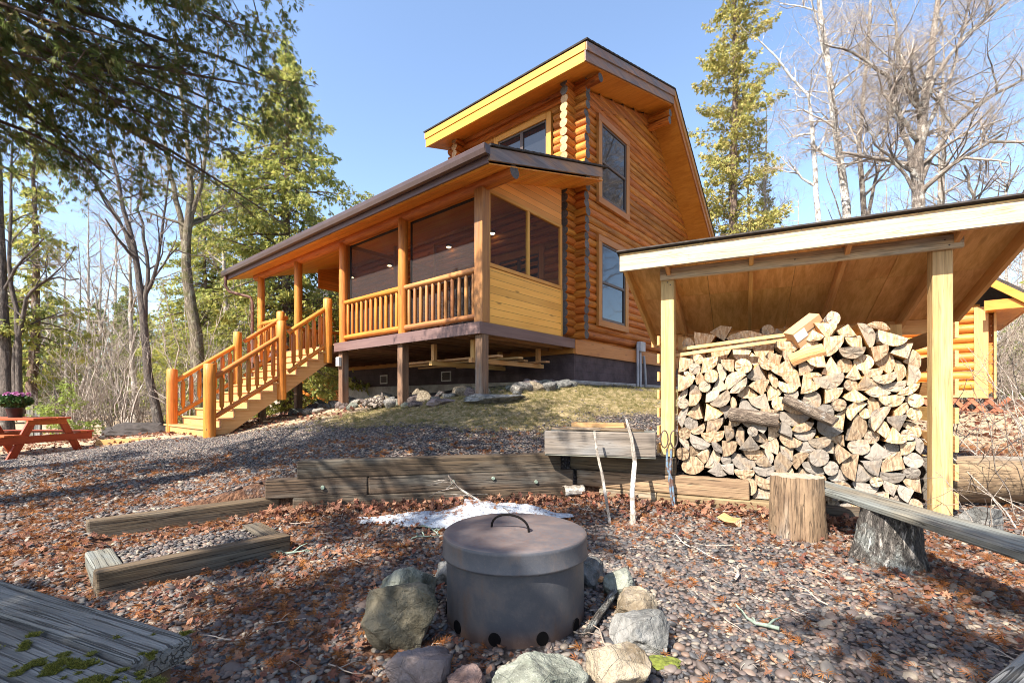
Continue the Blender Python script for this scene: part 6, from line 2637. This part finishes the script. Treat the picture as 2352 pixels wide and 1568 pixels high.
# ------------------------------------------------------------------ pebbles, dead leaves, grass: scattered stuff
def src_coll(name, objs):
    c = bpy.data.collections.new(name)
    for o in objs:
        for k in list(o.users_collection):
            k.objects.unlink(o)
        c.objects.link(o)
    return c


def scatter(name, P, rot, scl, coll, n_src, label, seed=0):
    rn = np.random.default_rng(seed)
    me = bpy.data.meshes.new(name)
    me.vertices.add(len(P))
    me.vertices.foreach_set('co', np.asarray(P, np.float32).ravel())
    for nm, typ, data, key in (('rot', 'FLOAT_VECTOR', rot, 'vector'), ('scl', 'FLOAT_VECTOR', scl, 'vector')):
        a = me.attributes.new(nm, typ, 'POINT')
        a.data.foreach_set(key, np.asarray(data, np.float32).ravel())
    a = me.attributes.new('idx', 'INT', 'POINT')
    a.data.foreach_set('value', rn.integers(0, n_src, len(P)).astype(np.int32))
    o = bpy.data.objects.new(name, me)
    C.objects.link(o)
    g = bpy.data.node_groups.new(name + '_nodes', 'GeometryNodeTree')
    g.interface.new_socket('Geometry', in_out='INPUT', socket_type='NodeSocketGeometry')
    g.interface.new_socket('Geometry', in_out='OUTPUT', socket_type='NodeSocketGeometry')
    gi, go = g.nodes.new('NodeGroupInput'), g.nodes.new('NodeGroupOutput')
    ip = g.nodes.new('GeometryNodeInstanceOnPoints')
    ci = g.nodes.new('GeometryNodeCollectionInfo')
    ci.inputs['Collection'].default_value = coll
    ci.inputs['Separate Children'].default_value = True
    ci.inputs['Reset Children'].default_value = True
    ip.inputs['Pick Instance'].default_value = True
    L = g.links.new
    L(gi.outputs[0], ip.inputs['Points'])
    L(ci.outputs[0], ip.inputs['Instance'])
    for nm, typ, sock in (('idx', 'INT', 'Instance Index'), ('scl', 'FLOAT_VECTOR', 'Scale')):
        na = g.nodes.new('GeometryNodeInputNamedAttribute')
        na.data_type = typ
        na.inputs[0].default_value = nm
        L(na.outputs[0], ip.inputs[sock])
    na = g.nodes.new('GeometryNodeInputNamedAttribute')
    na.data_type = 'FLOAT_VECTOR'
    na.inputs[0].default_value = 'rot'
    er = g.nodes.new('FunctionNodeEulerToRotation')
    L(na.outputs[0], er.inputs[0])
    L(er.outputs[0], ip.inputs['Rotation'])
    L(ip.outputs[0], go.inputs[0])
    md = o.modifiers.new('scatter', 'NODES')
    md.node_group = g
    tag(o, label, name.replace('_', ' '), kind='stuff')
    return o


def mesh_obj(name, me, mt):
    me.materials.append(mt)
    return bpy.data.objects.new(name, me)


pebs = []
for i in range(5):
    rn = random.Random(200 + i)
    bm = bmesh.new()
    bmesh.ops.create_icosphere(bm, subdivisions=2, radius=1)
    for v in bm.verts:
        p = v.co
        k = 1 + mnoise.noise(p * .9 + Vector((i * 5, 2, 1))) * .35
        v.co = (p.x * k * 1.15, p.y * k * .85, p.z * k * .48)
    me = bpy.data.meshes.new('pebble')
    bm.to_mesh(me)
    bm.free()
    me.polygons.foreach_set('use_smooth', [True] * len(me.polygons))
    pebs.append(mesh_obj('pebble', me, M['pebble']))
C_PEB = src_coll('pebble_kinds', pebs)
lfs = []
for i in range(5):
    rn = random.Random(300 + i)
    outl = [(0, -.5), (.12, -.2), (.5, -.28), (.36, -.02), (.58, .22), (.24, .2), (.2, .42), (0, .62), (-.2, .42), (-.24, .2), (-.56, .24), (-.36, 0), (-.5, -.26), (-.12, -.2)] if i < 3 else [(0, -.5), (.2, -.25), (.3, .05), (.2, .35), (0, .6), (-.2, .35), (-.3, .05), (-.2, -.25)]
    cu, cv, tw = rn.uniform(-.7, .9), rn.uniform(-.6, .9), rn.uniform(-.6, .6)
    z_ = lambda x, y: cu * x * x + cv * y * y * .7 + tw * x * y + rn.uniform(-.04, .04)
    vs = [(x, y, z_(x, y)) for x, y in outl]
    ins = [(x * .5, y * .5, z_(x * .5, y * .5) - .03) for x, y in outl]
    n = len(vs)
    me = bpy.data.meshes.new('dead_leaf')
    me.from_pydata(vs + ins + [(0, 0, 0)], [], [(j, (j + 1) % n, n + (j + 1) % n, n + j) for j in range(n)] + [(n + j, n + (j + 1) % n, 2 * n) for j in range(n)])
    lfs.append(mesh_obj('dead_leaf', me, M['dead_leaf']))
C_LEAF = src_coll('leaf_kinds', lfs)
frs = []
for i in range(4):
    rr = np.random.default_rng(400 + i)
    V, F, r = frond_cloud(np.zeros((5, 3)) + rr.normal(0, .15, (5, 3)) * np.array([1, 1, .2]), rr.normal(size=(5, 3)) * np.array([1, 1, .15]), rr, .9, 6, .05, .1, .1)
    me = bpy.data.meshes.new('dead_frond')
    me.from_pydata(V.tolist(), [], F.tolist())
    frs.append(mesh_obj('dead_frond', me, M['dead_frond']))
C_FR = src_coll('frond_kinds', frs)
tws = []
for i in range(3):
    mb = MB()
    rn = random.Random(500 + i)
    p = [Vector((0, 0, 0))]
    d = Vector((1, 0, 0))
    for k in range(5):
        d = (d + Vector((0, rn.gauss(0, .3), rn.gauss(0, .12)))).normalized()
        p.append(p[-1] + d * .2)
    mb.tube(p, [.02, .018, .016, .013, .009, .005], 5)
    mb.tube([p[2], p[2] + Vector((.15, .2, .05)), p[2] + Vector((.25, .36, .03))], [.012, .008, .004], 4)
    o = mb.build('dry_twig', M['twig_o'])
    tws.append(o)
C_TW = src_coll('twig_kinds', tws)
grs = []
for i in range(4):
    rn = random.Random(600 + i)
    V, F = [], []
    for k in range(16):
        a, q = rn.uniform(0, 6.28), rn.uniform(0, .5)
        x, y = q * math.cos(a), q * math.sin(a)
        h, b = rn.uniform(.4, 1.0), rn.uniform(0, 6.28)
        lx, ly = rn.gauss(0, .35), rn.gauss(0, .35)
        w_ = .035
        k0 = len(V)
        V += [(x - w_ * math.cos(b), y - w_ * math.sin(b), 0), (x + w_ * math.cos(b), y + w_ * math.sin(b), 0), (x + lx * .5, y + ly * .5, h * .6), (x + lx, y + ly, h)]
        F += [(k0, k0 + 1, k0 + 2), (k0 + 2, k0 + 1, k0 + 3)]
    me = bpy.data.meshes.new('grass_tuft')
    me.from_pydata(V, [], F)
    grs.append(mesh_obj('grass_tuft', me, M['grass']))
C_GR = src_coll('grass_kinds', grs)

# where things already lie, so that stones do not pierce them
BLOCK = [(BC.x, BC.y, .40), (2.52, 4.15, .19), (2.84, 3.48, .22)]


def free(x, y):
    ok = np.ones(len(x), bool)
    for bx_, by_, br_ in BLOCK:
        ok &= (x - bx_) ** 2 + (y - by_) ** 2 > br_ ** 2
    # step box timbers
    a, b = q0, q1
    dd = (b - a).normalized()
    lx = (x - a.x) * dd.x + (y - a.y) * dd.y
    ly = -(x - a.x) * dd.y + (y - a.y) * dd.x
    ins = (lx > -.02) & (lx < L_STEP + .02) & (ly > -.02) & (ly < .65)
    hol = (lx > .15) & (lx < L_STEP - .16) & (ly > .15)
    ok &= ~(ins & ~hol)
    s, wd = edge_sd(x, y)
    ok &= ~((np.abs(s - .08) < .12) & (wd < .5))
    # under the stacked wood
    sx = (x - SHED_L.x) * E1.x + (y - SHED_L.y) * E1.y
    sy = -((x - SHED_L.x) * NS.x + (y - SHED_L.y) * NS.y)
    ok &= ~((sx > -.1) & (sx < 2.5) & (sy > -.1) & (sy < 1.5))
    return ok


L_STEP = (q1 - q0).length


def pts_in(n, ymin, ymax, wfun, seed, xlim=1.25):
    rr = np.random.default_rng(seed)
    y = rr.uniform(0, 1, n * 4) * (ymax - ymin) + ymin
    x = rr.uniform(-1, 1, n * 4) * (xlim * ymax + 1)
    m = np.abs(x) < xlim * y + 1.1
    x, y = x[m], y[m]
    w_ = np.clip(wfun(x, y), 0, 1)
    k = rr.random(len(x)) < w_
    x, y = x[k], y[k]
    k = free(x, y)
    x, y = x[k], y[k]
    m = int(n * 1.25)
    return x[:m], y[:m], rr


def norm_tilt(rr, n, t):
    return np.stack([rr.normal(0, t, n), rr.normal(0, t, n), rr.uniform(0, 6.283, n)], -1)


def w_peb(x, y):
    ln, lit, far = zones(x, y)
    return np.clip(1.05 - ln * 1.3 - lit * .55 - far * 1.2 + .25 * gap_noise(x, y, 1.2), 0.02, 1)


allP, allR, allS = [], [], []
for (n, y0, y1, s0_p, s1_p, seed, lift) in ((21000, .95, 3.4, .0105, .021, 1, .3), (16000, 3.2, 5.4, .012, .024, 2, .3), (36000, 5.2, 9.8, .010, .020, 3, .3), (700, 1.0, 6.0, .024, .04, 4, .3)):
    x, y, rr = pts_in(n, y0, y1, w_peb, seed)
    z = hgt(x, y)
    s = s0_p + (s1_p - s0_p) * rr.random(len(x)) ** 1.6
    allP.append(np.stack([x, y, z + s * lift * rr.uniform(-.4, 1.3, len(x))], -1))
    allR.append(norm_tilt(rr, len(x), .25))
    allS.append(s[:, None] * rr.uniform(.8, 1.25, (len(x), 3)))
# pebbles filling the boxed step
rr = np.random.default_rng(9)
dd = (q1 - q0).normalized()
lx, ly = rr.uniform(.16, L_STEP - .17, 1500), rr.uniform(.15, .62, 1500)
x, y = q0.x + dd.x * lx - dd.y * ly, q0.y + dd.y * lx + dd.x * ly
s = rr.uniform(.011, .02, 1500)
allP.append(np.stack([x, y, .085 + rr.uniform(0, .03, 1500)], -1))
allR.append(norm_tilt(rr, 1500, .25))
allS.append(np.repeat(s[:, None], 3, 1))
scatter('pebbles', np.concatenate(allP), np.concatenate(allR), np.concatenate(allS), C_PEB, 5, 'rounded grey and purplish beach pebbles covering the fire pit yard', 1)
mb = MB()   # the bed under the pebbles inside the step
mb.obox((L_STEP / 2, .39, .045), (L_STEP / 2 - .152, .238, .045), AX)
fo = mb.build('gravel_fill', M['ground'], step2)
a_ = fo.data.color_attributes.new('zone', 'FLOAT_COLOR', 'POINT')


def w_leaf(x, y):
    ln, lit, far = zones(x, y)
    s, _ = edge_sd(x, y)
    return np.clip(lit * (1.0 + .5 * gap_noise(x, y, 1.4, 3)) + .03 + .10 * gap_noise(x, y, .8, 2), .015, 1) * np.where(s > .1, .10, 1.0)


x, y, rr = pts_in(8500, 1.0, 6.2, w_leaf, 11)
n = len(x)
sc = rr.uniform(.024, .054, n)
scatter('dead_leaves', np.stack([x, y, hgt(x, y) + rr.uniform(.012, .045, n)], -1), norm_tilt(rr, n, .45), np.repeat(sc[:, None], 3, 1), C_LEAF, 5, 'brown and reddish dead maple leaves drifted against the timbers', 2)


def w_fr(x, y):
    ln, lit, far = zones(x, y)
    g = gap_noise(x, y, 1.6, 5)
    lf = np.clip((.6 - x) / 2.5, 0, 1) * .55 * np.clip((6.2 - y) / 1.5, .12, 1)
    return np.clip((lf + .12) * (.5 + 1.0 * g) + .10 + .2 * lit, .0, 1)


x, y, rr = pts_in(8500, 1.0, 6.8, w_fr, 12)
n = len(x)
sc = rr.uniform(.03, .062, n)
scatter('cedar_litter', np.stack([x, y, hgt(x, y) + rr.uniform(.010, .03, n)], -1), norm_tilt(rr, n, .16), np.repeat(sc[:, None], 3, 1), C_FR, 4, 'orange dead cedar fronds littering the pebbles', 3)
x, y, rr = pts_in(420, 1.1, 6.5, lambda x, y: np.full(len(x), .5), 13)
n = len(x)
scatter('dry_twigs', np.stack([x, y, hgt(x, y) + .022], -1), norm_tilt(rr, n, .1), np.repeat(rr.uniform(.06, .26, n)[:, None], 3, 1), C_TW, 3, 'small dry twigs fallen on the pebbles', 4)
x, y, rr = pts_in(17000, 6.2, 13, lambda x, y: np.clip(zones(x, y)[0] * (.7 + .6 * gap_noise(x, y, 2.0, 1)), 0, 1), 14)
n = len(x)
scatter('thin_grass', np.stack([x, y, hgt(x, y) - .005], -1), norm_tilt(rr, n, .1), np.repeat(rr.uniform(.03, .07, n)[:, None], 3, 1), C_GR, 4, 'thin yellow-green grass on the slope below the porch', 5)
# litter on the ground of the woods
def w_far(x, y):
    return zones(x, y)[2] * .9


x, y, rr = pts_in(9000, 4, 18, w_far, 15)
n = len(x)
scatter('woodland_leaves', np.stack([x, y, hgt(x, y) + rr.uniform(.01, .05, n)], -1), norm_tilt(rr, n, .5), np.repeat(rr.uniform(.05, .1, n)[:, None], 3, 1), C_LEAF, 5, 'pale dead leaves carpeting the ground of the bare woods', 6)


# ------------------------------------------------------------------ small things lying about the pit
def chunk(u, v, sx, sy, sz, mats, label, name='wood_chunk', rz=0.0, seed=1):
    x, y = pit(u, v)
    random.seed(seed)
    poly, em = log_poly('wedge', sy)
    o = make_log(poly, em, sx, mats)
    o.name = name
    o.location = (x, y, gz(x, y) + sz)
    o.rotation_euler = (0, R(8), rz)
    return tag(o, label, 'wood chunk')


chunk(1700, 1222, .22, .05, .05, [M['end_fresh'], M['split_fresh'], M['bark_birch']], 'short pale chunk of firewood lying before the stump', rz=.3, seed=3)
mb = MB()
V, F = [], []
for i in range(9):
    for j in range(13):
        a = -1.0 + j / 12 * 4.6
        r_ = .075 * (1 - .05 * j / 12) + .006 * math.sin(i * 1.7)
        V.append((i * .03, r_ * math.cos(a), r_ * math.sin(a)))
for i in range(8):
    for j in range(12):
        q = i * 13 + j
        F.append((q, q + 1, q + 14, q + 13))
mb.add(V, F, V, .5, 0, True)
o = mb.build('bark_curl', M['bark_pale'])
sm = o.modifiers.new('thickness', 'SOLIDIFY')
sm.thickness = .007
x, y = pit(1318, 1158)
o.location = (x - .12, y, gz(x, y) + .075)
o.rotation_euler = (0, 0, .25)
tag(o, 'curled strip of pale bark lying at the corner of the timber walls', 'bark')
lt = []
for i, (u, v, rz, lb) in enumerate(((945, 1245, .4, 'forked twig crusted with pale green lichen on the pebbles beside the snow'), (1005, 1232, 1.9, 'tiny lichened twig between the barrel and the snow patch'), (640, 1275, -.2, 'lichened twig lying at the end of the boxed step'), (1690, 1335, .7, 'pale dry branching twig lying on the sunny pebbles before the bench'), (1790, 1450, 2.3, 'lichened twig lying among pebbles well in front of the bench stump'))):
    mb = MB()
    rn = random.Random(700 + i)
    P = [Vector((0, 0, .02))]
    d_ = Vector((1, 0, .1))
    for k in range(5):
        d_ = (d_ + Vector((0, rn.gauss(0, .35), rn.gauss(0, .12)))).normalized()
        P.append(P[-1] + d_ * .055)
        P[-1].z = max(.015, P[-1].z)
    mb.tube(P, [.009, .009, .008, .006, .005, .003], 6, wob=.2)
    for k in (1, 2, 3):
        q = P[k] + Vector((rn.uniform(-.05, .08), rn.uniform(-.12, .12), rn.uniform(.0, .05)))
        mb.tube([P[k], P[k].lerp(q, .5) + Vector((0, 0, .01)), q], [.006, .006, .003], 5, wob=.25)
    o = mb.build('lichened_twig', M['lichen'] if i != 3 else M['bark_twig_pale'])
    x, y = pit(u, v)
    o.location = (x, y, gz(x, y) + .008)
    o.rotation_euler = (0, 0, rz)
    tag(o, lb, 'twig', 'twigs lying on the pebbles')
rr = np.random.default_rng(77)
n = 900
t = rr.random(n)
seg = rr.random(n) < .6
x = np.where(seg, W_0.x + (W_C.x - W_0.x) * t, W_C.x + (W_R.x - W_C.x) * t)
y = np.where(seg, W_0.y + (W_C.y - W_0.y) * t, W_C.y + (W_R.y - W_C.y) * t)
dq = np.abs(rr.normal(.06, .16, n)) + .02
x = x + np.where(seg, NW.x, NS.x) * dq
y = y + np.where(seg, NW.y, NS.y) * dq
scatter('leaf_drift', np.stack([x, y, hgt(x, y) + rr.uniform(.015, .075, n)], -1), norm_tilt(rr, n, .8), np.repeat(rr.uniform(.04, .075, n)[:, None], 3, 1), C_LEAF, 5, 'drift of curled dead leaves blown against the timber walls', 8)
# screws in the woodshed's lumber
for nm, pts in (('post', ((.0, -.0725, 2.5), (.03, -.0725, 2.47))), ('header', ((.0, -.1165, 2.57), (2.32, -.1165, 2.6), (2.35, -.1165, 2.55), (.04, -.1165, 2.6), (1.2, -.1165, 2.58)))):
    par = [c for c in shed.children if c.name.split('.')[0] == nm][0]
    mb = MB()
    for p in pts:
        mb.tube([Vector(p) + Vector((0, .002, 0)), Vector(p) - Vector((0, .002, 0))], .007, 8)
    mb.build('screw_heads', M['sash'], par)

# bits fallen on the snow
mw = Matrix.LocRotScale(SNOW.location, SNOW.rotation_euler, SNOW.scale)
vs = np.array([tuple(mw @ v.co) for v in SNOW.data.vertices])
rr = np.random.default_rng(88)
pk = vs[rr.integers(0, len(vs), 260)]
scatter('snow_litter', pk + np.array([0, 0, .008]), norm_tilt(rr, 260, .2), np.repeat(rr.uniform(.012, .034, 260)[:, None], 3, 1), C_FR, 4, 'dead cedar bits fallen on the melting snow', 9)
pk = vs[-150:][rr.integers(0, 150, 170)]
pk = pk + rr.normal(0, .035, pk.shape) * np.array([1, 1, 0])
scatter('edge_leaves', np.c_[pk[:, :2], hgt(pk[:, 0], pk[:, 1]) + .03], norm_tilt(rr, 170, .5), np.repeat(rr.uniform(.03, .055, 170)[:, None], 3, 1), C_LEAF, 5, 'dead leaves around the edge of the melting snow', 10)
